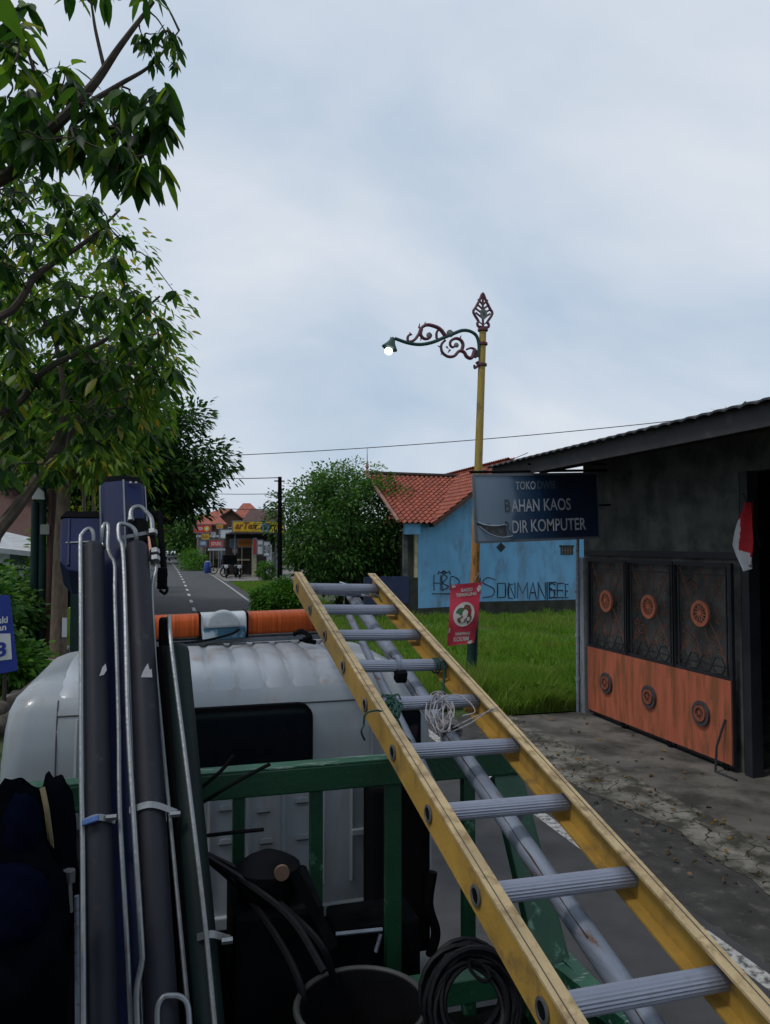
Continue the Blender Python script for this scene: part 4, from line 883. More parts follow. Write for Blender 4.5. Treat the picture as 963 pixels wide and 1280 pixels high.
# far trees closing the street
fars = [(238, 105, 3.6, 4.2, 3.3, 2.6), (252, 112, 6.5, 3.4, 3.4, 3), (262, 120, 9, 3.2, 3.2, 3), (226, 150, 3.0, 3.6, 3.6, 3.5), (205, 190, 0, 3.2, 5, 3.5), (195, 230, 0, 3.0, 6, 4), (215, 240, 0, 2.8, 6, 3.5), (190, 150, 0, 3.4, 4, 4), (178, 110, 0, 3.8, 4, 4), (232, 260, 0, 3, 9, 5), (175, 250, 0, 3, 9, 5), (256, 250, 0, 3, 9, 5)]
lbs = ['rounded far tree leaning over the right side of the road', 'far tree right of the rounded roadside tree', 'far tree behind the red shop sign', 'hazy tree beside the van on the right side', 'distant tree above the van roof', 'distant tree left of the vanishing road', 'distant tree right of the vanishing road', 'far dark tree on the left kerb beyond the crane', 'far dark tree hidden partly behind the crane boom', 'broad distant treetop at the end of the road, right', 'broad distant treetop at the end of the road, left', 'broad distant treetop behind the red sign']
for k, ((px, Y, _, zc, rx, rz), lb) in enumerate(zip(fars, lbs)):
    q = at(px, 670, Y=Y); tree('roadside_tree', lb, (q.x, Y, 0), (q.x, Y, zc), (rx, rx, rz), 55, 60, rx*.2, (.5, .3), g_far if k > 0 else g_tree, .2, group='trees lining the far road', nlimb=4)
for k, (px, Y) in enumerate(((243, 80), (250, 88), (258, 96), (236, 100))):
    q = at(px, 700, Y=Y); bush('roadside_bush', ['leafy bush on the verge before the red sign post', 'leafy bush behind the red sign post', 'leafy bush near the far shop wall', 'small bush at the verge beneath the far rounded tree'][k], (q.x, Y, .7), (1.2, 1.2, 1.3), 50, 40, g_bush, (.25, .13), 'bushes on the far right verge', .25)

# ------------------------------------------------------------------ left side
c = at(205, 580, Y=33)
tree('dense_tree', 'dense dark tree overhanging the road behind the crane', (-4.4, 33, 0), (-3.0, 33, 6.2), (4.2, 4.5, 2.9), 320, 95, .42, (.30, .13), g_dark, .28, fork=.4)
Pp, Dd, Cc = crown_pts((.1, 33, 4.9), (1.6, 1.6, 1.0), 60, 60, .28)
t = thing('hanging_bough_tree', 'outer bough of dark foliage reaching furthest over the road', 'tree', (-3.2, 34, 0)); leaves('crown', Pp, Dd, .3, .12, g_dark, t)
m = MB(); m.tube(smoothpath([(-3.2, 34, 0), (-3.0, 34, 3), (-1.2, 33.5, 4.6), (.8, 33, 5.1)]), .1, 7, rs=[.16-.007*k for k in range(19)])
for q in Cc[:12]: m.tube([(-.5, 33.3, 4.9), tuple(q)], .025, 5)
m.build('trunk', bark_dk, t)
tree('evergreen_tree', 'taller dark tree rising behind the yellowing roadside tree', (-6.5, 38, 0), (-6.5, 38, 7), (3.6, 3, 3.6), 150, 80, .5, (.3, .13), g_dark, .2)
# yellowing tree with pale trunk and sticker
b = at(72, 832, Z=0); b = Vector((b.x, b.y, 0)); f_ = at(82, 595, Y=b.y)
yt = thing('roadside_tree', 'slim pale trunked tree with yellowing leaves on the left kerb', 'tree', b)
m = MB(); m.tube(smoothpath([b-Z_*.1, at(74, 770, Y=b.y), at(76, 690, Y=b.y), at(80, 620, Y=b.y), f_], 4), .15, 10, rs=[.19-.004*k for k in range(17)])
tips = [(130, 500), (60, 470), (175, 470), (95, 430), (30, 500), (150, 560), (120, 570), (195, 540), (15, 560)]
for i, (px, py) in enumerate(tips):
    q = at(px, py, Y=b.y+random.uniform(-1.5, 1.5)); m.tube(smoothpath([f_-Z_*.2, f_.lerp(q, .45)+Z_*.3, q], 5), .05, 6, rs=[.085-.007*k for k in range(11)])
m.build('trunk', bark, yt, smooth=True)
P_, D_ = [], []
for (px, py, rx, rz, n) in ((90, 420, 2.2, 3.2, 120), (115, 560, 1.2, .9, 45), (50, 530, 1.4, .9, 50), (165, 470, 1.0, 1.3, 50)):
    q = at(px, py, Y=b.y); a_, d_, _ = crown_pts(tuple(q), (rx, 2, rz), n, 34, .33, .3); P_.append(a_); D_.append(d_-np.array([0, 0, .5]))
P_ = np.concatenate(P_); D_ = np.concatenate(D_); leaves('crown', P_, D_, .24*rng.uniform(.7, 1.2, len(P_)), .085, g_mid, yt)
q = at(80.5, 785, Y=b.y-.2); MB().box((q.x-.05, b.y-.19, q.z-.2), (q.x+.05, b.y-.17, q.z+.22)).build('pasted_notice', whp, yt)
for i, (px, py, py2) in enumerate(((105, 640, 560), (116, 650, 565))):
    q = at(px, 820, Z=0); Yq = 24+i*1.5; a_ = at(px, 700, Y=Yq); h_ = at(px+random.uniform(-3, 3), py2, Y=Yq)
    t = thing('young_tree', ('slender young tree with drooping amber leaves behind the crane elbow', 'second slender young tree just right of the amber one')[i], 'tree', (a_.x, Yq, 0))
    MB().tube(smoothpath([(a_.x, Yq, 0), tuple(a_), tuple(h_)]), .06, 7).build('trunk', bark, t)
    Pp, Dd, _ = crown_pts(tuple(h_), (.8, .8, .8), 34, 30, .25, .3); leaves('crown', Pp, Dd-np.array([0, 0, .8]), .32, .09, g_mid, t)
for i, (px, Y, z, rx, rz) in enumerate(((120, 30, 2.6, 1.9, 2.3), (100, 26, 1.6, 1.2, 1.6), (60, 44, 5.5, 4, 3.2), (10, 42, 6, 4, 3.5), (145, 48, 3.6, 2.6, 3.6))):
    q = at(px, 700, Y=Y); tree('backdrop_tree', ['leafy green tree low behind the crane elbow', 'shrubby tree right behind the pale trunk', 'tall tree above the left brown roof', 'tall tree above the far left edge of the brown roof', 'deep green tree behind the crane boom beside the road'][i], (q.x-(1.5 if i == 4 else 0), Y, 0), (q.x-(1.5 if i == 4 else 0), Y, z), (rx, 2, rz), 90, 70, .4, (.26, .11), g_mid if i in (0, 1) else g_dark, .14, group='trees behind the left verge', nlimb=4)
# left house
lh = thing('white_house', 'whitewashed house with brown tile roof at the far left', 'house', (-9, 27, 0))
a = at(-70, 735, Y=27); b = at(62, 668, Y=27)
MB().box((a.x, 27, 0), (b.x, 31, at(0, 678, Y=27).z)).build('wall', white_wall, lh)
slab('window', 12, 686, 34, 706, 26.95, M('dark_green_shutter', (.02, .05, .045), .6), lh, .045)
fl_roof('roof', [at(-90, 676, Y=26.3), at(50, 676, Y=26.3), at(40, 612, Y=30), at(-90, 606, Y=30)], lh, tile_dk)
fl_roof('awning', [at(-10, 684, Y=24.4), at(46, 690, Y=24.4), at(48, 674, Y=26), at(8, 665, Y=26)], lh, pale_sheet)
MB().tube([at(-60, 610, Y=30)+Z_*.2, at(40, 612, Y=30)+Z_*.2], .12, 6).build('ridge_cap', pale_sheet, lh)
# railing fence and poles
fn = thing('railing_fence', 'dark green vertical bar fence in front of the white house', 'fence', (at(0, 740, Y=21).x, 21, 0))
m = MB(); a = at(-40, 700, Y=21).x; b_ = at(110, 700, Y=21).x; zt_ = at(50, 708, Y=21).z
m.box((a, 21, zt_-.1), (b_, 21.04, zt_-.05)); m.box((a, 21, .35), (b_, 21.04, .4))
x = a
while x < b_: m.box((x, 20.99, .2), (x+.03, 21.05, zt_)); x += .16
m.build('bars', sootgreen, fn)
slab('low_wall', -40, 735, 100, 772, 21.1, footing, fn, .2)
dg = thing('dark_green_cabinet', 'tall narrow dark green metal cabinet right of the pale trunk', 'cabinet', (at(94, 815, Y=19.6).x, 19.6, 0))
slab('box', 87, 714, 101, 818, 19.6, M('blackish_green_metal', (.008, .028, .028), .5), dg, .3); slab('cap', 86, 711, 102, 713.7, 19.55, dkgreen, dg, .4)
for i, (px, w_, top, mt, lb) in enumerate(((42, .09, 628, sootgreen, 'dark green steel pole carrying a grey meter box'), (52, .09, 606, sootgreen, 'dark green steel pole right beside the meter box pole'), (61, .1, 610, M('rust_brown_pole', (.05, .022, .018), .8), 'rusty brown pole nearest the pale tree trunk'))):
    a = at(px, 745, Y=20); t = thing('steel_pole', lb, 'pole', (a.x, 20, 0)); b_ = at(px+(5 if i == 2 else 2), top, Y=20)
    MB().tube([(a.x, 20, 0), tuple(b_)], w_, 9).build('pole', mt, t, smooth=True)
    if i == 0: q = at(48, 618, Y=19.85); MB().prism([(-.14, -.12), (.14, -.12), (.12, .06), (-.02, .18), (-.14, .1)], q, X_, Z_, Y_, .2).build('meter_box', pale_sheet, t, bevel=.01)
    if i == 1: q = at(56, 662, Y=19.85); MB().prism([(-.1, -.12), (.1, -.12), (.1, .12), (-.1, .12)], q, X_, Z_, Y_, .1).build('junction_box', M('grey_box', (.2, .21, .2), .6), t, bevel=.01)
for i, (px, py, Y, rx, rz) in enumerate(((-4, 762, 20, .8, .8), (-60, 765, 15, .8, .9), (38, 788, 22.3, 1.0, .6), (-4, 836, 15.5, .6, .25))):
    q = at(px, py, Y=Y); bush('hedge_bush', ['leafy hedge bush right of the blue campaign sign', 'tall hedge bush at the left picture edge', 'small hedge bush left of the pale trunk', 'low spreading weedy bush below the hedge'][i], (q.x, Y, max(q.z, .5)), (rx, 1, rz), 110, 48, [g_tree, g_tree, g_tree, g_bush][i], (.17, .085), 'hedge bushes on the left verge', .17)
# kerb, logs, marker post
m = MB(); P = [(-2.55, 5, .0), (-2.5, 40, 0)]
for k in range(34):
    y = 4+k*1.02; MB
    m.box((-2.62-random.uniform(0, .03), y, -.05), (-2.36, y+1.0, .17+random.uniform(-.015, .02)))
tag(m.build('kerb', kerb_m), kind='structure')
MB_ = MB().prism([(-.13, 0), (.13, 0), (.13, .75), (.07, .9), (-.07, .9), (-.13, .75)], (0, 0, 0), X_, Z_, Y_, .15)
q = at(87, 815, Y=20.6); t = thing('marker_post', 'lime green painted concrete marker post behind the cab', 'marker post', (q.x, 20.6, 0)); MB().prism([(-.16, 0), (.16, 0), (.16, .8), (.05, 1.1), (-.05, 1.1), (-.16, .8)], (q.x, 20.6, 0), X_, Z_, Y_, .15).build('post', limem, t, bevel=.015)
for i, (p, q, r, lb) in enumerate((((-8, 895, 11.6), (98, 826, 17.2), .12, 'long fallen log lying along the left kerb'), ((-12, 915, 10.8), (55, 868, 13.2), .09, 'shorter thinner log in front of the long one'))):
    a_ = at(p[0], p[1], Y=p[2]); b_ = at(q[0], q[1], Y=q[2]); P = [a_.lerp(b_, k/10)+Vector((random.uniform(-.04, .04), 0, random.uniform(-.03, .03))) for k in range(11)]
    tag(MB().tube(P, r, 9, rs=[r*random.uniform(.8, 1.15) for _ in P]).build('fallen_log', bark_dk, smooth=True), lb, 'log', 'fallen logs by the kerb')
# blue campaign sign
YS = 12.0; c0, c1, c2, c3 = at(-95, 860, Y=YS), at(22, 838, Y=YS), at(12, 744, Y=YS), at(-100, 748, Y=YS)
cs = thing('blue_sign', 'royal blue campaign board with white number box at the left edge', 'sign', (c0.x, YS, 0))
m = MB(); m.add([c0, c1, c2, c3]+[p+Y_*.03 for p in (c0, c1, c2, c3)], [(0,1,2,3), (7,6,5,4), (0,4,5,1), (1,5,6,2), (2,6,7,3), (3,7,4,0)]); m.build('panel', bluesign, cs)
def q4(x0, y0, x1, y1, sk=0): return [at(x0, y1, Y=YS-.006), at(x1, y1-(x1-x0)*.12, Y=YS-.006), at(x1-2, y0, Y=YS-.006), at(x0, y0+1, Y=YS-.006)]
P = q4(-60, 792, 15, 833); MB().add(P+[p+Y_*.004 for p in P], [(0,1,2,3), (7,6,5,4), (0,4,5,1), (1,5,6,2), (2,6,7,3), (3,7,4,0)]).build('number_box', whp, cs)
def stext(s, x0, y0, x1, y1, mt):
    a = at(x0, y1, Y=YS-.014); b = at(x1, y0, Y=YS-.014); text('lettering', s, a, (at(x1, y1-(x1-x0)*.12, Y=YS-.014)-a).normalized(), Z_, -Y_, b.x-a.x, b.z-a.z, mt, cs, bold=.03)
stext('ski', -2, 771, 10, 780, whp); stext('an', -3, 783, 8, 789, whp); stext('3', -5, 803, 8, 822, bluesign)
for px in (-60, 5): q = at(px, 840, Y=YS); MB().tube([(q.x, YS+.06, 0), (q.x, YS+.06, at(px, 760, Y=YS).z)], .03, 7).build('post', darkwood, cs)

# ------------------------------------------------------------------ near overhanging tree
NT = thing('overhanging_tree', 'near tree with long drooping leaves filling the upper left', 'tree', (-3.4, 5.6, 0))
def br(p): return at(p[0], p[1], fw=p[2])
trunk = MB(); trunk.tube(smoothpath([(-3.4, 5.6, -.1), (-3.4, 5.6, 1.6), (-3.3, 5.7, 3.0), (-3.3, 6.0, 5.5)], 5), .16, 10, rs=[.2-.005*k for k in range(16)])
skel = []
def branch(pts, r0, r1):
    P = smoothpath([br(p) if len(p) == 3 and p[2] > 0 and abs(p[0]) > 12 or len(p) == 3 and p[1] > 20 else Vector(p) for p in pts], 6); n = len(P)
    trunk.tube(P, r0, 7, rs=[r0+(r1-r0)*k/(n-1) for k in range(n)]); skel.extend(P)
T1 = Vector((-3.35, 5.65, 2.6)); T2 = Vector((-3.3, 5.9, 4.6))
def B2(start, pts, r0, r1):
    P = smoothpath([start]+[br(p) for p in pts], 6); n = len(P); trunk.tube(P, r0, 7, rs=[r0+(r1-r0)*k/(n-1) for k in range(n)]); skel.extend(P)
B2(T1, [(-60, 705, 6.2), (0, 660, 6.6), (60, 580, 7.2), (110, 510, 7.6), (172, 445, 8.0)], .085, .02)
B2(br((60, 580, 7.2)), [(80, 520, 7.4), (70, 430, 7.6), (40, 380, 7.6)], .045, .012)
B2(T2, [(-40, 240, 5.4), (60, 165, 5.2), (115, 108, 5.2), (150, 58, 5.2), (192, 2, 5.3)], .06, .012)
B2(br((30, 185, 5.3)), [(80, 172, 5.3), (150, 155, 5.4), (190, 122, 5.5)], .028, .007)
B2(br((100, 135, 5.3)), [(150, 105, 5.4), (190, 80, 5.5), (224, 38, 5.6)], .022, .005)
B2(br((50, 125, 5.6)), [(40, 80, 5.6), (25, 40, 5.6), (10, 5, 5.7)], .016, .006)
B2(T2, [(-30, 400, 6.5), (50, 340, 6.8), (110, 300, 7.0), (150, 262, 7.1)], .05, .01)
B2(T1+Z_*.8, [(-20, 520, 7), (60, 460, 7.2), (140, 420, 7.4), (200, 370, 7.5)], .05, .01)
B2(br((131, 88, 5.2)), [(120, 40, 5.2), (116, 15, 5.2), (112, -10, 5.2)], .014, .006)
SK = [np.array(tuple(p)) for p in skel]
LP, LD, LL, LW = [], [], [], []; LP2, LD2, LL2 = [], [], []
def whorl(c, size, n, droop):
    a0 = random.random()*6.28
    for k in range(n):
        a = a0+6.283*k/n+random.uniform(-.4, .4); d = np.array([math.cos(a)*.75, math.sin(a)*.75, -droop+random.uniform(-.35, .3)])
        LP.append(np.array(c)+rng.normal(size=3)*.012); LD.append(d); L_ = size*random.uniform(.65, 1.15); LL.append(L_); LW.append(L_*random.uniform(.30, .41))
def inpoly(x, y, P):
    c = False; j = len(P)-1
    for i in range(len(P)):
        if ((P[i][1] > y) != (P[j][1] > y)) and x < (P[j][0]-P[i][0])*(y-P[i][1])/(P[j][1]-P[i][1])+P[i][0]: c = not c
        j = i
    return c
def fill(poly, n, f0, f1, size, droop, nl=(5, 9)):
    xs = [p[0] for p in poly]; ysx = [p[1] for p in poly]; k = 0
    while k < n:
        x = random.uniform(min(xs), max(xs)); y = random.uniform(min(ysx), max(ysx))
        if not inpoly(x, y, poly): continue
        k += 1; c = at(x, y, fw=random.uniform(f0, f1)); ca = np.array(c)
        j = np.argmin(((np.array(SK)-ca)**2).sum(1)); s = Vector(SK[j])
        if (s-c).length > .08:
            mid = s.lerp(c, .5)+Vector((0, 0, .12*(s-c).length)); tw = smoothpath([s, s.lerp(mid, .6)+Vector((random.uniform(-.04, .04), 0, random.uniform(-.03, .03))), mid, c], 3); trunk.tube(tw, .004, 4, rs=[.009-.0006*k for k in range(len(tw))], cap=False)
            SK.extend([np.array(tuple(p)) for p in tw[2:]])
            if random.random() < .8 and (s-c).length > .3: whorl(mid, size*.85, random.randint(3, 5), droop)
        whorl(c, size, random.randint(*nl), droop)
fill([(-30, 110), (60, 105), (95, 100), (150, 110), (205, 98), (222, 130), (215, 160), (205, 205), (185, 225), (150, 210), (110, 205), (60, 195), (-30, 180)], 60, 4.8, 5.7, .225, .8, (4, 8))
fill([(-30, 10), (40, 0), (60, 60), (100, 80), (60, 110), (-30, 110)], 20, 5, 5.8, .2, .4, (4, 7))
fill([(60, -30), (210, -30), (200, -5), (90, 5)], 9, 5, 5.6, .17, .6, (3, 5))
fill([(205, 30), (228, 30), (228, 75), (205, 90), (160, 55), (130, 60)], 15, 5.2, 5.7, .10, 1.0, (5, 8))
fill([(-30, 200), (60, 210), (90, 240), (130, 245), (150, 280), (160, 330), (120, 350), (-30, 350)], 80, 6.2, 8, .165, .6)
fill([(-30, 340), (130, 340), (185, 360), (215, 352), (222, 380), (210, 440), (222, 470), (200, 530), (110, 530), (-30, 520)], 150, 6.4, 8.6, .19, .6)
fill([(-30, 520), (120, 520), (200, 520), (190, 550), (90, 570), (60, 600), (-30, 605)], 55, 6.4, 8.4, .172, .6)
for k in range(70):  # unseen canopy added above and behind the camera to shade the truck bed
    whorl((random.uniform(-4.2, -.2), random.uniform(-2.5, 3.4), random.uniform(4.9, 6.6)), .3, 12, .5)
    whorl((random.uniform(-4.2, 1.2), random.uniform(-3.5, 1.2), random.uniform(5.0, 6.8)), .3, 12, .5)
for q_ in ((-2, 1, 5.6), (-1, -1, 5.8), (-3, -2, 5.8), (.4, -2, 6), (-.8, 2.6, 5.6)): trunk.tube(smoothpath([(-3.3, 5.8, 4.2), (-3, 3.5, 5.1), q_]), .04, 6)  # limbs for the added overhead canopy
leaves('crown', np.array(LP), np.array(LD), np.array(LL), np.array(LW), g_near, NT, droop=.22, detail=True)
trunk.build('trunk', bark_dk, NT, smooth=True)
print('near leaves', len(LP))

# ================================================================== the truck
tk = thing('crane_truck', 'white cab utility truck with green frame, amber light bar and folded navy crane', 'truck', (.27, 3.0, 0))
YR = 3.15
xl = at(11, 950, Y=YR).x-.055; xr_ = at(548, 1060, Y=YR).x; CW = xr_-xl; CX = (xl+xr_)/2; YF = YR+1.5
def rr(z, inset, top=0):
    """rounded rectangle slice of the cab"""
    x0, x1, y0, y1 = xl+inset[0], xr_-inset[0], YR+inset[1], YF-inset[2]; r = inset[3]; P = []
    for (cx_, cy_, a0) in ((x0+r, y0+r, 180), (x1-r, y0+r, 270), (x1-r, y1-r, 0), (x0+r, y1-r, 90)):
        for k in range(7): a = R(a0+90*k/6); P.append((cx_+math.cos(a)*r, cy_+math.sin(a)*r, z))
    return P
sl_ = [(1.20, (.02, .0, .0, .09)), (1.26, (.0, .0, .0, .10)), (1.6, (.0, .0, .05, .11)), (1.85, (.01, .012, .18, .09)), (1.98, (.02, .022, .28, .09)), (2.05, (.03, .04, .33, .09)), (2.095, (.05, .07, .38, .09)),
       (2.13, (.085, .12, .42, .10)), (2.155, (.14, .2, .47, .10)), (2.175, (.24, .32, .52, .1)), (2.19, (.42, .45, .58, .1))]
vs = []; fs = []
for z, i_ in sl_: vs += rr(z, i_)
n = 28
for j in range(len(sl_)-1):
    for k in range(n): a = j*n+k; b = j*n+(k+1) % n; fs.append((a, b, b+n, a+n))
fs.append(tuple(range(n-1, -1, -1))); fs.append(tuple((len(sl_)-1)*n+k for k in range(n)))
cab = MB().add(vs, fs).build('cab', white_paint, tk, smooth=True)
try: cab.data.set_sharp_from_angle(angle=R(60))
except Exception: pass
def rearY(z):
    for (z0, a), (z1, b) in zip(sl_[:-1], sl_[1:]):
        if z0 <= z <= z1: t = (z-z0)/(z1-z0); return YR+a[1]+(b[1]-a[1])*t
    return YR+.45
def zroof(y):
    for (z0, a), (z1, b) in zip(sl_[:-1], sl_[1:]):
        if YR+a[1] <= y <= YR+b[1] and b[1] > a[1]: t = (y-YR-a[1])/(b[1]-a[1]); return z0+(z1-z0)*t
    return 2.19
# pressed roof ribs
for k in range(11):
    x = xl+.27+k*.115
    if x > xr_-.24: break
    P = [(x, y, zroof(y)) for y in (YR+.05, YR+.10, YR+.18, YR+.3, YR+.45, YR+.7, YR+.92)]
    m = MB(); vs = []; n = len(P)
    for i, p in enumerate(P):
        h = .011 if 0 < i < n-1 else -.004; hw = .034
        for dx, dz in ((-hw-.02, -.004), (-hw, h), (hw, h), (hw+.02, -.004)): vs.append((p[0]+dx, p[1]-(.008 if i < 3 and h > 0 else 0), p[2]+dz))
    fs = []
    for i in range(n-1):
        for j in range(3): a = i*4+j; fs.append((a, a+1, a+5, a+4))
    m.add(vs, fs); m.build('roof_rib', rust_white, cab, smooth=True)
# seams
def seamline(pts, r=.004, mt=seam): return MB().tube(pts, r, 5).build('panel_seam', mt, cab)
zs = 2.035
seamline([(x, rearY(zs)-.001, zs) for x in np.linspace(xl+.215, xr_-.215, 12)], .0035)
for sx in (xl+.215, xr_-.215):
    seamline([(sx, rearY(z)-.0005, z) for z in (1.21, 1.3, 1.5, 1.7, 1.85, 1.95, 2.02, 2.06, 2.09)], .003)
for sx in (xl+.29, xr_-.29): MB().tube([(sx, rearY(z)-.000, z) for z in (1.3, 1.5, 1.7, 1.85, 1.95, 2.02)], .011, 6).build('pressed_crease', white_paint, cab, smooth=True)
for p in ((54, 859), (62, 854)):
    q = at(p[0], p[1], Y=YR+.12); q = Vector((xl+.2+(p[0]-54)*.004, YR+.1+(62-p[0])*.002, 2.105)); MB().lathe(q, [(.011, -.01), (.011, .012)], 8, axis=Vector((-.2, -.6, .7))).build('mount_hole', rubber, cab)
# rear window
def rrect2(x0, z0, x1, z1, r, k=6):
    P = []
    for (cx_, cz_, a0) in ((x0+r, z0+r, 180), (x1-r, z0+r, 270), (x1-r, z1-r, 0), (x0+r, z1-r, 90)):
        for i in range(k+1): a = R(a0+90*i/k); P.append((cx_+math.cos(a)*r, cz_+math.sin(a)*r))
    return P
wr = at(391, 930, Y=YR).x; wt = at(300, 883, Y=YR).z; wb = at(380, 966, Y=YR).z-.04; wl_ = 2*CX-wr
def wplane(P, yy, d, name, mat, par): return MB().prism(P, (0, yy, 0), X_, Z_, Y_, d).build(name, mat, par)
w1 = wplane(rrect2(wl_, wb, wr, wt, .06), YR-.006, .03, 'rear_window', rubber, cab)
wplane(rrect2(wl_+.018, wb+.018, wr-.018, wt-.018, .045), YR-.009, .0025, 'pane', glass, w1)
# quarter window right
qx0, qx1 = at(497, 905, Y=YR).x, at(526, 905, Y=YR).x
w2 = wplane(rrect2(qx0, at(500, 950, Y=YR).z, qx1, at(500, 886, Y=YR).z, .03), YR-.004, .03, 'quarter_window', rubber, cab)
wplane(rrect2(qx0+.012, at(500, 950, Y=YR).z+.012, qx1-.012, at(500, 886, Y=YR).z-.012, .02), YR-.007, .0025, 'pane', glass, w2)
# louvre pressings low on the rear panel
for (px, py) in ((282, 1012), (330, 1014), (378, 1002), (282, 1054), (333, 1053), (378, 1048), (240, 1016), (240, 1056)):
    q = at(px, py, Y=YR); m = MB(); m.prism([(-.028, 0), (-.022, .014), (-.008, .018), (.008, .018), (.022, .014), (.028, 0)], (q.x, YR-.010, q.z), X_, Z_, Y_, .009); m.build('louvre', white_paint, cab)
    MB().box((q.x-.024, YR-.0125, q.z-.006), (q.x+.024, YR-.0105, q.z)).build('louvre_slot', seam, cab)
for px in (262, 310, 355, 405, 440):
    q = at(px, 1040, Y=YR); MB().tube([(q.x, YR-.002, 1.30), (q.x, YR-.002, 1.72)], .010, 6).build('pressed_crease', white_paint, cab, smooth=True)
m = MB(); m.box((xl+.05, YR-.02, 1.17), (xr_-.25, YR+.05, 1.22)); m.build('sill', white_paint, cab, bevel=.006)
q = at(450, 1040, Y=YR); MB().box((q.x-.04, YR-.02, q.z-.01), (q.x+.05, YR-.001, q.z+.02)).build('hinge', white_paint, cab, bevel=.006)
# windscreen, doors, wheels, chassis (front end, seen only from other positions)
wplane(rrect2(xl+.1, 1.5, xr_-.1, 1.95, .06), YF-.14, .02, 'windscreen', glass, cab)
m = MB(); m.box((CX-.4, -2.3, .62), (CX-.28, YF-.2, .80)); m.box((CX+.28, -2.3, .62), (CX+.4, YF-.2, .80)); m.box((xl+.05, YR+.1, .55), (xr_-.05, YF-.15, 1.21)); m.build('chassis', blackm, tk)
for y in (YR+.75, -.9):
    for s in (-1, 1): MB().lathe((CX+s*.74-.1, y, .38), [(.22, 0), (.36, .01), (.38, .04), (.38, .17), (.36, .2), (.2, .2)], 24, axis=X_).build('wheel', rubber, tk, smooth=True)
# black intake box behind the cab, right
a = at(463, 1195, Y=3.0); b = at(541, 975, Y=3.0)
MB().box((a.x, 2.96, a.z), (b.x-.02, 3.13, b.z)).build('air_intake', rubber, tk, bevel=.02)
q = at(540, 1100, Y=2.98); m = MB(); m.tube(smoothpath([at(541, 1090, Y=2.95), at(536, 1130, Y=2.95), at(545, 1165, Y=2.95), at(538, 1195, Y=2.95)]), .02, 6); m.build('intake_strap', rubber, tk)
# ---------------- light bar
lY = 3.95
la_, lb_ = at(120, 787, Y=lY), at(412, 774, Y=lY)
Ub = (lb_-la_).normalized(); Vb_ = Vector((0, 0, 1)); Vb_ = (Vb_-Ub*Vb_.dot(Ub)).normalized(); Wb_ = Ub.cross(Vb_)
def lens(name, px0, px1, mt, hh=.056, dd=.10, par=None):
    p = la_.lerp(lb_, (px0-120)/292); q = la_.lerp(lb_, (px1-120)/292); prof = []
    for k in range(20):
        a = 2*math.pi*k/20; ca, sa = math.cos(a), math.sin(a); prof.append((math.copysign(abs(ca)**.6, ca)*dd, math.copysign(abs(sa)**.6, sa)*hh))
    return MB().prism([(x, z) for x, z in prof], p, Wb_, Vb_, Ub, (q-p).length).build(name, mt, par or tk, smooth=True)
bar = lens('beacon_bar', 125, 243, amber); lens('amber_lens', 302, 400, amber, par=bar)
p = la_.lerp(lb_, (400-120)/292); MB().lathe(p, [(.056, 0), (.055, .02), (.05, .035), (.03, .045), (.01, .05)], 16, axis=Ub).build('end_cap', amber, bar, smooth=True)
cm = lens('centre_housing', 244, 301, silver, .060, .105, par=bar)
p = la_.lerp(lb_, (246-120)/292); q = la_.lerp(lb_, (299-120)/292); MB().obox((p+q)/2-Vb_*.034+Wb_*.085, Ub, Vb_, Wb_, (q-p).length/2, .030, .033).build('blue_strip', teal, bar, bevel=.008)
q = la_.lerp(lb_, (271-120)/292)+Vb_*.0+Wb_*.0
prof = [(math.cos(R(a))*.085, math.sin(R(a))*.085) for a in range(0, 181, 12)]
MB().prism(prof, q+Wb_*.085-Vb_*.005, Ub, Vb_, Wb_, .05).build('siren_horn', silver, bar, bevel=.012)
p = la_; q = lb_; MB().obox((p+q)/2-Vb_*.078, Ub, Vb_, Wb_, (q-p).length/2-.01, .012, .07).build('base_rail', framegrey, bar, bevel=.004)
for px in (243.5, 301.5): p = la_.lerp(lb_, (px-120)/292); MB().obox(p, Ub, Vb_, Wb_, .005, .061, .105).build('joint_band', rubber, bar)
for px in (160, 380): p = la_.lerp(lb_, (px-120)/292); MB().obox(p-Vb_*.12, Ub, Vb_, Wb_, .03, .04, .04).build('mount_foot', rubber, bar)
MB().tube(smoothpath([at(210, 805, Y=3.7), at(240, 803, Y=3.65), at(265, 799, Y=3.65), at(290, 792, Y=3.75), at(300, 786, Y=3.85)]), .006, 5).build('beacon_cable', rubber, tk)
MB().tube(smoothpath([at(368, 793, Y=3.7), at(378, 789, Y=3.65), at(388, 797, Y=3.6), at(380, 800, Y=3.6), at(395, 803, Y=3.6)]), .012, 5).build('wiring_loom', rubber, tk)

# ---------------- green headboard frame and bed
YG = 2.72
zt = at(480, 948, Y=YG).z; xg0 = -.85; xg1 = at(655, 950, Y=YG).x
gf = MB(); gf.box((xg0, YG-.035, zt-.09), (xg1, YG+.035, zt)); fr = gf.build('headboard', green_rail, tk, bevel=.006)
MB().box((xg0+.005, YG-.034, zt+.001), (xg1-.005, YG+.034, zt+.006)).build('pale_top_edge', green_pale, fr)  # top face in a paler green than the bar
for px, w_ in ((-40, .035), (75, .035), (195, .04), (298, .04), (395, .043), (491, .055), (585, .045)):
    q = at(px, 1050, Y=YG); MB().box((q.x-w_/2, YG-.02, .95), (q.x+w_/2, YG+.02, zt-.091)).build('upright', green_rail, fr)
p = at(632, 960, Y=YG); q = at(692, 1215, Y=2.36); MB().bar((p.x, YG, zt-.1), q, .05, .12, up=X_).build('brace', green_rail, fr, bevel=.005)
BX = q.x+.03
MB().box((xg0, -2.2, .9), (BX+.03, YG+.02, .95)).build('deck', floor_m, tk)
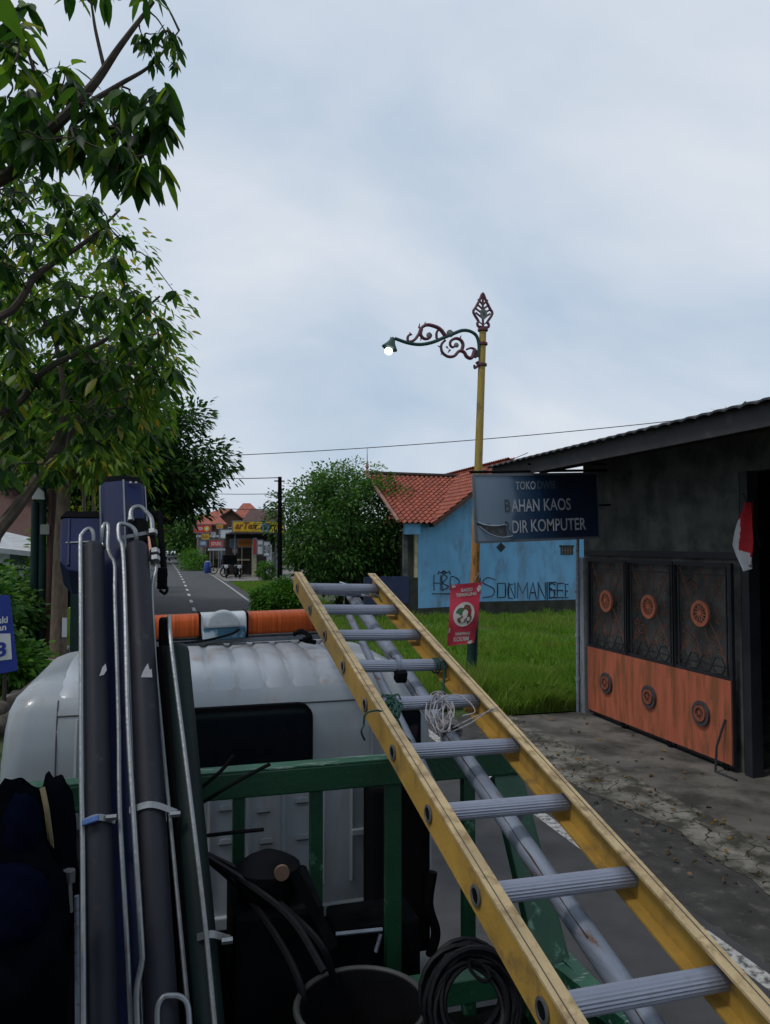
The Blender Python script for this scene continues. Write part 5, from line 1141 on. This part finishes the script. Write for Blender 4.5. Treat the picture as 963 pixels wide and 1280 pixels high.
sb = MB(); sb.box((BX, -2.2, .95), (BX+.05, YG-.04, 1.30)); sb.box((xg0-.05, -2.2, .95), (xg0, YG-.04, 1.30)); s_o = sb.build('side_board', green_rail, tk, bevel=.006)
MB().box((BX+.003, -2.2, 1.301), (BX+.047, YG-.045, 1.305)).build('pale_top_edge', green_pale, s_o)  # board top in the paler green
a = at(560, 1215, Y=2.45); MB().box((a.x-.15, 2.42, 1.17), (BX-.003, 2.50, 1.25)).build('cross_member', green_rail, tk, bevel=.005)
MB().bar((BX-.02, 2.45, 1.26), (BX+.02, 1.6, 1.36), .05, .05).build('hinge_bar', green_pale, tk)
# ---------------- crane
Tt = at(116, 690, Y=2.85); Bt = at(130, 1290, Y=2.0); PN = X_.cross(Bt-Tt).normalized(); PN = PN if PN.y < 0 else -PN
def cp(px, py, o=0.):
    d = at(px, py, fw=1)-CAM; t = ((Tt+PN*o)-CAM).dot(PN)/d.dot(PN); return CAM+d*t
bp, bq = cp(154, 616, -.13), cp(178, 1290, -.13); bd = (bq-bp).normalized()
m = MB(); Ux = X_; Vy = Ux.cross(bd).normalized()
prof = [(-.083, -.035), (-.07, -.065), (0, -.078), (.07, -.065), (.083, -.035), (.083, .05), (-.083, .05)]
m.prism([(x, y) for x, y in prof], bp, Ux, Vy, bd, (bq-bp).length+.5); boom = m.build('crane_boom', navy, tk, bevel=.006)
m = MB(); m.prism([(-.075, -.035), (-.06, -.06), (0, -.07), (.06, -.06), (.075, -.035), (.075, .04), (-.075, .04)], bp-bd*.035, Ux, Vy, bd, .034); m.build('boom_cap', rubber, boom, bevel=.006)
for x, yy in ((-.083, .04), (.004, .079), (.083, .04)): MB().tube([bp+Ux*x-Vy*yy, bq+Ux*x-Vy*yy], .0035, 5).build('weld_seam', steel, boom)
for x in (.03, .05): MB().lathe(bp+Ux*x-Vy*.078+bd*.02, [(.006, 0), (.006, .01)], 6, axis=-Vy).build('boom_bolt', steel, boom)
# elbow box left of the boom
e0, e1 = cp(74, 712, -.1), cp(126, 641, -.1); w_ = e1.x-e0.x; h_ = (e1-e0).dot(-bd); UU = -bd
p0 = cp(74, 716, -.1)
m = MB(); poly = [(0, .05), (.03, .01), (.07, 0), (w_+.05, 0), (w_+.05, h_), (.01, h_), (0, h_-.01)]
m.prism(poly, p0, Ux, UU, Vy, .16); elb = m.build('crane_elbow', navy, tk, bevel=.008)
MB().prism([(.0, h_+.002), (w_+.05, h_+.002), (w_+.05, h_+.03), (.02, h_+.03)], p0-Vy*.0, Ux, UU, Vy, .16).build('elbow_rim', rubber, elb)
MB().tube([p0+Ux*.02+UU*h_*.52-Vy*.001, p0+Ux*w_+UU*h_*.55-Vy*.001], .004, 5).build('weld_seam', steel, elb)
MB().tube([p0+Ux*.03+UU*.03-Vy*.001, p0+Ux*.03+UU*(h_-.01)-Vy*.001], .006, 5).build('weld_seam', navy, elb)
MB().tube([cp(118, 712, -.12), cp(122, 820, -.13), cp(125, 900, -.13), cp(138, 1300, -.13)], .03, 10).build('slew_column', rubber, tk)
# cylinders
def cyl(name, pt, pb, wt_, wb_, mt, o=0., ext=.5):
    a, b = cp(*pt, o), cp(*pb, o); d = (b-a).normalized(); b2 = b+d*ext
    r0 = (cp(pt[0]+wt_/2, pt[1], o)-a).length*.93; r1 = (cp(pb[0]+wb_/2, pb[1], o)-b).length*.93; r = (r0+r1)/2
    m = MB(); m.lathe(a, [(r*.55, -.012), (r*.86, -.006), (r*.97, .004), (r, .016), (r, (b2-a).length)], 26, axis=d); return m.build(name, mt, tk, smooth=True), a, b, d, r
cA, aA, bA, dA, rA = cyl('hydraulic_cylinder', (116.5, 684), (129, 1280), 29, 43, cylm)
cB, aB, bB, dB, rB = cyl('hydraulic_cylinder', (171, 684), (203, 1280), 31, 46, cylm)
cC, aC, bC, dC, rC = cyl('hydraulic_cylinder', (222, 812), (262, 1280), 26, 46, M('green_black_cylinder', (.007, .014, .014), .55, spec=.15), -.02)
MB().tube([cp(205, 812, -.06), cp(243, 1290, -.06)], .03, 10).build('cylinder_guard', rubber, cC)
a_ = cp(173, 655, -.05); MB().lathe(a_, [(.02, -.01), (.036, 0), (.036, .10)], 16, axis=dB).build('piston_gland', rubber, cB, smooth=True)
MB().tube([cp(187, 672, -.04), cp(190, 700, -.04)], .011, 8).build('copper_bush', M('copper_brown', (.25, .12, .08), .4, metal=.4), cB)
for c_, p_, q_, par, mt in (((101, 1030), (122, 1022), (144, 1026), cA, steel), ((162, 1013), (190, 1006), (221, 1016), cB, steel), ((247, 1172), (264, 1168), (287, 1174), cC, steel)):
    P = smoothpath([cp(*c_, .02), cp(p_[0], p_[1], rA+.01), cp(*q_, .02)], 10); m = MB()
    for p, q in zip(P[:-1], P[1:]): m.bar(p, q, .004, .018, up=dA)
    m.build('pipe_clamp', mt, par)
for k, (x, y) in enumerate(((139, 1022), (219, 1018), (284, 1176))): q = cp(x, y, .04); MB().lathe(q, [(.009, -.014), (.009, .014)], 6, axis=X_).build('clamp_bolt', steel, (cA, cB, cC)[k])
q = cp(113, 1026, rA+.015); MB().obox(q, Vector((.97, 0, .24)), -bd, Vy, .022, .009, .006).build('clamp_screw', M('blue_zinc', (.06, .12, .3), .4, metal=.5), cA, bevel=.003)
def pipe(pts, r, par, o=.02, mt=steel, name='hydraulic_pipe'): return MB().tube(smoothpath([cp(p[0], p[1], p[2] if len(p) > 2 else o) for p in pts], 6), r*.86, 8).build(name, mt, par, smooth=True)
pipe([(117.3, 684, .0), (116.8, 668), (114, 662), (109, 661.5), (102.5, 668), (100.7, 678), (101.2, 749), (101.6, 850), (102, 975), (103.5, 1053), (104.7, 1290)], .0085, cA, .02)
pipe([(127.3, 684, -.02), (128, 663), (130.6, 655.6), (134, 655.6), (135.4, 662), (135, 684), (138, 695), (143.5, 707), (144, 749), (148.4, 897), (150, 1014), (158, 1160), (164, 1290)], .0085, cA, .01)
pipe([(170.8, 684, .0), (170.3, 668), (166.5, 660), (159, 656), (150.5, 654.8), (148, 660), (149, 674), (153.5, 688), (156.3, 749.5), (160, 897), (168, 1034), (177, 1180), (177, 1205), (171, 1240), (172, 1290)], .009, cB, .035)
pipe([(163.3, 649), (163.8, 640), (168, 634.5), (176, 634), (183.8, 641), (189.2, 649), (190.4, 663)], .010, cB, .0)
pipe([(190.4, 670), (193, 683), (193.7, 692)], .012, cB, -.01, rubber, 'hydraulic_hose')
pipe([(193.9, 700), (195, 713), (191, 726), (189.8, 742), (192, 790), (195, 838), (207, 967), (219, 1092), (234, 1249), (238, 1290)], .0075, cB, -.01)
pipe([(197, 1290), (197, 1262), (203, 1248), (213, 1245), (227, 1247), (235, 1258), (237.5, 1290)], .0085, cB, .05)
pipe([(212, 770, .0), (213.5, 800), (222, 870), (230.5, 936), (254, 1131), (269.5, 1290)], .008, cC, .045)
for (x, y, o) in ((190.6, 666, 0), (193.5, 690, 0), (193.8, 699, 0)): MB().lathe(cp(x, y, o), [(.014, -.011), (.018, -.009), (.018, .009), (.014, .011)], 6, axis=dB).build('pipe_fitting', steel, cB)
for (x, y) in ((117.2, 682), (127.5, 683), (170.8, 682), (163.4, 649)): MB().lathe(cp(x, y, .0), [(.012, -.008), (.012, .008)], 6, axis=dB).build('pipe_fitting', steel, cA if x < 140 else cB)
m = MB(); m.bar(cp(152, 672, .03), cp(183, 666, .03), .012, .012); m.build('pipe_bracket', steel, cB)
# labels worn off the cylinders
for (x, y, par, pts) in ((128, 838, cA, [(-.009, -.02), (.004, -.016), (.013, .0), (.010, .022), (.0, .01)]), (183, 838, cB, [(-.017, -.024), (.017, -.026), (.016, .004), (.010, .0), (.006, .024), (-.002, .012), (-.01, -.004)])):
    q = cp(x, y, rA+.0025); MB().prism(pts, q, Ux, -bd, PN, .0015).build('torn_sticker', M('torn_sticker', (.28, .28, .30), .6), par)
# hanging fittings right of the crane
q = cp(201, 690, -.1)
hk = MB(); hk.tube([cp(199, 640, -.1), cp(203, 690, -.12), cp(206, 720, -.12)], .012, 7); hk = hk.build('hoist_link', rubber, tk)
MB().obox(cp(203, 723, -.12), X_, Z_, Y_, .018, .04, .02).build('hook_block', blackm, hk, bevel=.006)
MB().tube(smoothpath([cp(203, 728, -.12), cp(209, 736, -.12), cp(206, 742, -.12), cp(200, 738, -.12)]), .006, 6).build('hook', blackm, hk)
MB().obox(cp(206, 790, -.1), X_, Z_, Y_, .02, .05, .03).build('lever_knob', rubber, hk, bevel=.01)
MB().tube([cp(190, 642, -.13), cp(205, 652, -.13)], .02, 8).build('pivot_pin', rubber, hk)
a = at(62, 1075, Y=2.35); b = at(250, 1075, Y=2.35); MB().box((a.x-.2, 2.3, .95), (b.x, 2.6, a.z)).build('dark_backdrop', blackm, tk, bevel=.03)  # dark box added as a black backdrop behind the valves
# control valve bank at lower left
vb = MB(); a = at(40, 1290, Y=1.9); vb.box((a.x-.1, 1.9, 1.0), (a.x+.2, 2.1, 1.35)); vb = vb.build('valve_bank', blackm, tk)
for (x, y0, y1, wd) in ((64, 1148, 1240, .011), (86, 1096, 1140, .009)):
    p, q = at(x, y0, Y=1.85), at(x+2, y1, Y=1.85); MB().tube([p, q], wd*.7, 7).build('valve_rod', steel, vb); MB().lathe(p, [(wd*1.6, -.012), (wd*1.6, .014)], 6).build('rod_nut', steel, vb)
for (x, y0, y1) in ((58, 1180, 1290), (76, 1130, 1290), (96, 1120, 1290)): MB().tube([at(x, y0, Y=1.95), at(x+1, y1, Y=1.95)], .006, 6).build('valve_pipe', galv, vb)
# engine/pump under the headboard
pe = MB(); c = at(350, 1120, Y=2.35); pe.box((c.x-.14, 2.3, 1.0), (c.x+.13, 2.62, c.z-.02)); pm = pe.build('pump', blackm, tk, bevel=.02)
MB().lathe(at(335, 1082, Y=2.4), [(.09, -.08), (.1, -.05), (.1, .0), (.07, .02), (.03, .04)], 18).build('pump_cap', blackm, pm, smooth=True)
MB().lathe(at(352, 1090, Y=2.26), [(.022, 0), (.022, .012)], 14, axis=-Y_).build('pressure_gauge', M('tarnished_brass', (.12, .07, .05), .5), pm)
MB().bar(at(365, 1085, Y=2.28), at(415, 1180, Y=2.28), .05, .03).build('pump_arm', blackm, pm)
for i, pts in enumerate(([(250, 1065), (300, 1090), (350, 1130), (400, 1180), (420, 1230)], [(262, 1075), (300, 1110), (345, 1170), (375, 1230), (385, 1290)], [(255, 1070), (310, 1105), (365, 1150), (405, 1215)])):
    MB().tube(smoothpath([at(x, y, Y=2.55-.05*i-.12*min(k, 3)) for k, (x, y) in enumerate(pts)]), .011, 7).build('pump_hose', hose_m, tk, smooth=True)
for i, pts in enumerate(([(245, 990), (275, 965), (292, 945)], [(250, 1005), (300, 975), (338, 955)], [(255, 1045), (300, 1040), (330, 1037)])):
    MB().tube(smoothpath([at(x, y, Y=2.45) for x, y in pts]), .006, 6).build('control_wire', rubber, tk)
q = at(465, 1165, Y=2.7); m = MB(); m.box((q.x-.12, 2.75, 1.12), (q.x+.2, 2.95, q.z)); m.build('battery_box', blackm, tk, bevel=.015)
for (x0, y0, x1, y1) in ((420, 1168, 478, 1162), (470, 1190, 476, 1168)): MB().tube([at(x0, y0, Y=2.7), at(x1, y1, Y=2.7)], .007, 6).build('grey_pipe', galv, tk)

# ================================================================== loads on the truck
# black bag and jacket
def lump(name, label, cat, parts, mat):
    base = parts[0][0]; t = thing(name, label, cat, (base.x, base.y, base.z)); bm = bmesh.new()
    for c, s in parts:
        g = bmesh.ops.create_icosphere(bm, subdivisions=4, radius=1)
        for v in g['verts']:
            d = v.co.normalized(); k = 1+.09*math.sin(d.x*4+c.x*30+d.z*3)*math.cos(d.z*3+d.y*5)+.018*math.sin(d.z*12+d.x*9)+.055*abs(math.sin(d.x*6+d.z*4+2*d.y))-.04*abs(math.sin(d.z*7-d.x*5+c.z*9)); v.co = Vector((d.x*s[0]*k, d.y*s[1]*k, d.z*s[2]*k))+c-base
    me = bpy.data.meshes.new(name); bm.to_mesh(me); bm.free(); me.materials.append(mat); me.shade_smooth()
    o = bpy.data.objects.new('cloth', me); col.objects.link(o); o.parent = t; ROOT['x'] = base; return t, o
bagt, bago = lump('black_bag', 'black nylon tool bag slumped at the left of the truck bed', 'bag', [(at(0, 1160, Y=1.75), (.13, .14, .2)), (at(22, 1070, Y=1.85), (.085, .09, .16)), (at(68, 1090, Y=2.0), (.05, .07, .24)), (at(-15, 1250, Y=1.7), (.15, .14, .2))], bagm)
m = MB(); m.tube(smoothpath([at(53, 985, Y=1.82), at(58, 1010, Y=1.80), at(62, 1040, Y=1.80), at(65, 1062, Y=1.82)]), .006, 6); m.build('handle_strap', M('tan_webbing', (.16, .13, .07), .8), bagt)
bl_t, _ = lump('blue_jacket', 'dark blue cloth folded against the black tool bag', 'cloth', [(at(14, 1130, Y=1.62), (.07, .05, .075)), (at(28, 1035, Y=1.72), (.035, .04, .07))], M('dark_blue_cloth', (.002, .003, .010), .85, var=.5, bump=.5, bscale=15, spec=0))
# tub
c = at(452, 1256, Y=2.05); tb = thing('round_tub', 'shallow dark grey plastic tub with pale rim on the truck bed', 'tub', (c.x, c.y, c.z-.3))
MB().lathe((c.x, c.y, c.z-.3), [(.1, .0), (.14, .0), (.172, .27), (.178, .3), (.165, .3), (.155, .26), (.13, .03), (.01, .03)], 32).build('bowl', rubber, tb, smooth=True)
MB().tube([Vector((c.x+math.cos(R(a))*.176, c.y+math.sin(R(a))*.176, c.z)) for a in range(0, 361, 10)], .009, 7, cap=False).build('rim', tubm, tb, smooth=True)
# cable coil
c = at(590, 1250, Y=1.88); cc = thing('cable_coil', 'thick coil of black cable hanging at the foot of the green brace', 'cable', c)
m = MB(); P = []
for k in range(18*24):
    a = 6.2832*k/24; rr_ = .105+.018*math.sin(k*.061)+.012*math.sin(k*.23); P.append(c+Vector((math.cos(a)*rr_, math.sin(a)*.035+.025*math.sin(k*.17), math.sin(a)*rr_*.95+.01*math.sin(k*.31))))
m.tube(P, .0075, 6); m.build('coil', hose_m, cc, smooth=True)
P = [c+Vector((math.cos(R(a))*.02, -.05+math.sin(R(a))*.05, .1+math.sin(R(a))*.0)) for a in range(0, 361, 30)]; MB().tube(P, .005, 5).build('tie', rubber, cc)
# ladder
O = Vector((.8885797, 1.32244255, 1.82901199)); a_, e_, ra, re, lw = -.0358893, .27089784, -.0568757, -.05830506, .36989352
d = Vector((math.sin(a_)*math.cos(e_), math.cos(a_)*math.cos(e_), math.sin(e_))); u = Vector((math.cos(ra)*math.cos(re), math.sin(ra)*math.cos(re), math.sin(re)))
u = (u-d*u.dot(d)).normalized(); nn = u.cross(d).normalized(); S0, S1 = -1.0, 8*.305+.10
lad = thing('ladder', 'yellow fibreglass ladder with ribbed aluminium rungs lying over the truck', 'ladder', O)
HW = {-1: lw/2+.026, 1: lw/2+.012}
for s in (-1, 1):
    hw = HW[s]
    c = O+d*((S0+S1)/2)+u*s*(hw-.0); m = MB()
    m.obox(c, u, nn, d, .003, .042, (S1-S0)/2); fl_ = -s
    m.obox(c+u*fl_*.0195-nn*.0405, u, nn, d, .0162, .003, (S1-S0)/2)
    r_ = m.build('rail', yellow, lad)
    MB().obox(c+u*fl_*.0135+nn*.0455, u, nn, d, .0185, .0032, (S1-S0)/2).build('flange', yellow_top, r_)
    MB().obox(c+u*fl_*.008+nn*.0496, u, nn, d, .0009, .0006, (S1-S0)/2-.01).build('edge_line', seam, r_)
    for i in range(-3, 9):
        q = O+d*(.305*i)+u*s*(hw+.0035); m = MB(); A_ = u*s
        m.lathe(q, [(.012, -.0), (.021, .0), (.0235, .003), (.0235, .005), (.017, .006), (.0165, .001), (.001, .001)], 20, axis=A_); m.build('rung_end', steel, r_, smooth=True)
        if s < 0: MB().lathe(q, [(.0158, .0), (.0158, .0035)], 18, axis=A_).build('hollow', rubber, r_)
for i in range(-3, 9):
    q = O+d*(.305*i); m = MB(); base = 0; n = 40
    for e2 in (-1, 1):
        L_ = HW[e2]-.004
        for k in range(n):
            a = 6.2832*k/n; rd = .0255 if k % 2 else .0236
            m.v.append(tuple(q+u*e2*L_+d*math.cos(a)*rd+nn*math.sin(a)*rd*.88))
    for k in range(n): m.f.append((k, (k+1) % n, n+(k+1) % n, n+k))
    m.build('rung', alu, lad)
# pipes under the ladder
def under(px, py, dep): # point below the ladder plane
    dd = at(px, py, fw=1)-CAM; t = ((O-nn*dep)-CAM).dot(nn)/dd.dot(nn); return CAM+dd*t
p, q = under(440, 745, .10), under(801, 1266, .10); dd = (q-p).normalized()
pp = thing('steel_pipe', 'thick grey rust streaked pipe lashed beneath the ladder', 'pipe', p); q2 = q+dd*1.0
m = MB(); m.tube([p, q, q2], .029, 20, cap=False); m.tube([q2, q, p], .025, 20, cap=False); m.build('tube', galv, pp, smooth=True)
def pv(x, a):
    w_ = CAM-x; w_ = (w_-dd*w_.dot(dd)).normalized(); return (w_*math.cos(a)+dd.cross(w_)*math.sin(a)).normalized()
for (t0_, t1_, off2) in ((.30, .46, .3), (.5, .62, .2), (.60, .93, .12), (1.0, 1.25, .2)):
    P = [p.lerp(q, t0_+(t1_-t0_)*k/12)+pv(p.lerp(q, t0_+(t1_-t0_)*k/12), off2+random.uniform(-.06, .06))*.0283 for k in range(13)]
    MB().tube(P, .0022, 5, rs=[random.uniform(.001, .0034) for _ in P]).build('rust_streak', M('dark_rust', (.06, .03, .02), .9), pp)
MB().lathe(under(640, 1020, .10), [(.0302, -.012), (.0302, .012)], 20, axis=dd).build('pipe_joint', galv, pp, smooth=True)
p, q = under(437, 770, .13), under(600, 1105, .17); dd2 = (q-p).normalized()
pp2 = thing('steel_pipe', 'thin grey pipe running under the left side of the ladder', 'pipe', p)
m = MB(); m.tube([p, q, q+dd2*.8], .0165, 16); m.build('tube', galv, pp2, smooth=True)
cb = thing('cross_pipe', 'short grey pipe tied across under the top rung of the ladder', 'pipe', under(385, 742, .06))
m = MB(); m.tube([under(378, 737, .055), under(475, 743, .055)], .02, 14); m.build('tube', galv, cb, smooth=True)
MB().tube(smoothpath([under(425, 728, .0), under(455, 738, .01), under(478, 748, .04), under(452, 744, .05)]), .006, 6).build('bent_hook', galv, cb)
# ties
def knot(name, label, cat, cx, cy, rx, ry, n, r, mat, tails, dep=-.02, spread=.03):
    c = under(cx, cy, dep); t = thing(name, label, cat, c); m = MB()
    for k in range(n):
        ph = random.uniform(0, 6.28); P = []; w1_, w2_ = random.uniform(.3, 1.15), random.uniform(.4, 1.15); jx, jy = random.uniform(-.45, .45)*rx, random.uniform(-.4, .4)*ry
        for j in range(10):
            a = ph+6.283*j/9; P.append(under(cx+jx+math.cos(a)*rx*w1_+random.uniform(-3, 3), cy+jy+math.sin(a)*ry*w2_+random.uniform(-3, 3), dep+random.uniform(-spread, spread)*.5))
        m.tube(smoothpath(P, 4), r, 5)
    m.build('loop', mat, t, smooth=True)
    for tl in tails: MB().tube(smoothpath([under(*p) for p in tl], 5), r, 5).build('tail', mat, t, smooth=True)
    return t
knot('green_rope', 'dark green nylon rope knotted round the left ladder rail and rung', 'rope', 490, 884, 9, 13, 9, .0035, rope_g,
     [[(455, 905, -.02), (457, 893, -.055), (466, 889, -.056), (476, 889, -.05), (488, 898, -.02), (505, 918, .02), (513, 926, .05)], [(492, 890, -.02), (500, 905, .0), (508, 928, .05)], [(485, 892, -.03), (478, 902, .0), (496, 922, .04)], [(455, 905, -.02), (452, 915, .0), (456, 925, .04)], [(478, 868, -.03), (486, 872, -.035), (497, 868, -.035), (501, 874, -.03)]])
knot('string_bundle', 'tangled pale string bundle tying the pipe to the ladder rung', 'string', 553, 892, 15, 24, 6, .0023, rope_w,
     [[(565, 915, -.0), (590, 903, -.03), (612, 888, -.055), (622, 886, -.055)], [(566, 910, .0), (592, 897, -.03), (618, 887, -.056)], [(540, 880, -.03), (566, 868, -.035), (585, 876, -.035), (594, 890, -.02), (578, 895, -.01)], [(553, 880, -.02), (548, 900, .03), (552, 930, .08)], [(560, 880, -.02), (562, 905, .03), (566, 928, .08)]])
kk = thing('string_knot', 'dirty wad of cloth string wound round the thick pipe', 'string', under(556, 912, .06)); m = MB(); c = under(560, 910, .08)
for k in range(9):
    P = [c+dd*(k*.008-.03)+(nn*math.cos(a)+dd.cross(nn)*math.sin(a))*(.034+random.uniform(-.002, .004)) for a in [6.283*j/14 for j in range(15)]]; m.tube(P, .0045, 5)
m.build('wrap', rope_w, kk, smooth=True)
ct = thing('black_cable_tie', 'dark cord looped round the rung end near the right rail', 'cord', under(548, 832, 0))
for px in (543, 547): MB().tube([under(px, 832, 0)+(d*math.cos(a)+nn*math.sin(a))*.028 for a in [6.283*j/14 for j in range(15)]], .004, 5).build('loop', rope_g, ct)
MB().tube(smoothpath([under(553, 826, -.03), under(556, 834, -.01), under(555, 850, .03), under(554, 868, .06)]), .005, 6).build('tail', rope_g, ct)
cl_ = thing('strap_clamp', 'grey strap clamp with black buckle round the middle of a rung', 'clamp', under(497, 832, 0))
MB().tube([under(496, 831, 0)+(d*math.cos(a)+nn*math.sin(a))*.029 for a in [6.283*j/14 for j in range(15)]], .009, 6).build('band', galv, cl_)
MB().obox(under(501, 845, .03), u, nn, d, .022, .022, .02).build('buckle', rubber, cl_, bevel=.006)
for i, pts in enumerate(([(470, 740, .02), (482, 760, .05), (505, 785, .1), (545, 820, .12)],)):
    tag(MB().tube(smoothpath([under(*p) for p in pts]), .004, 5).build('thin_green_rope', rope_g), 'thin green rope trailing under the right rail near the ladder top', 'rope')
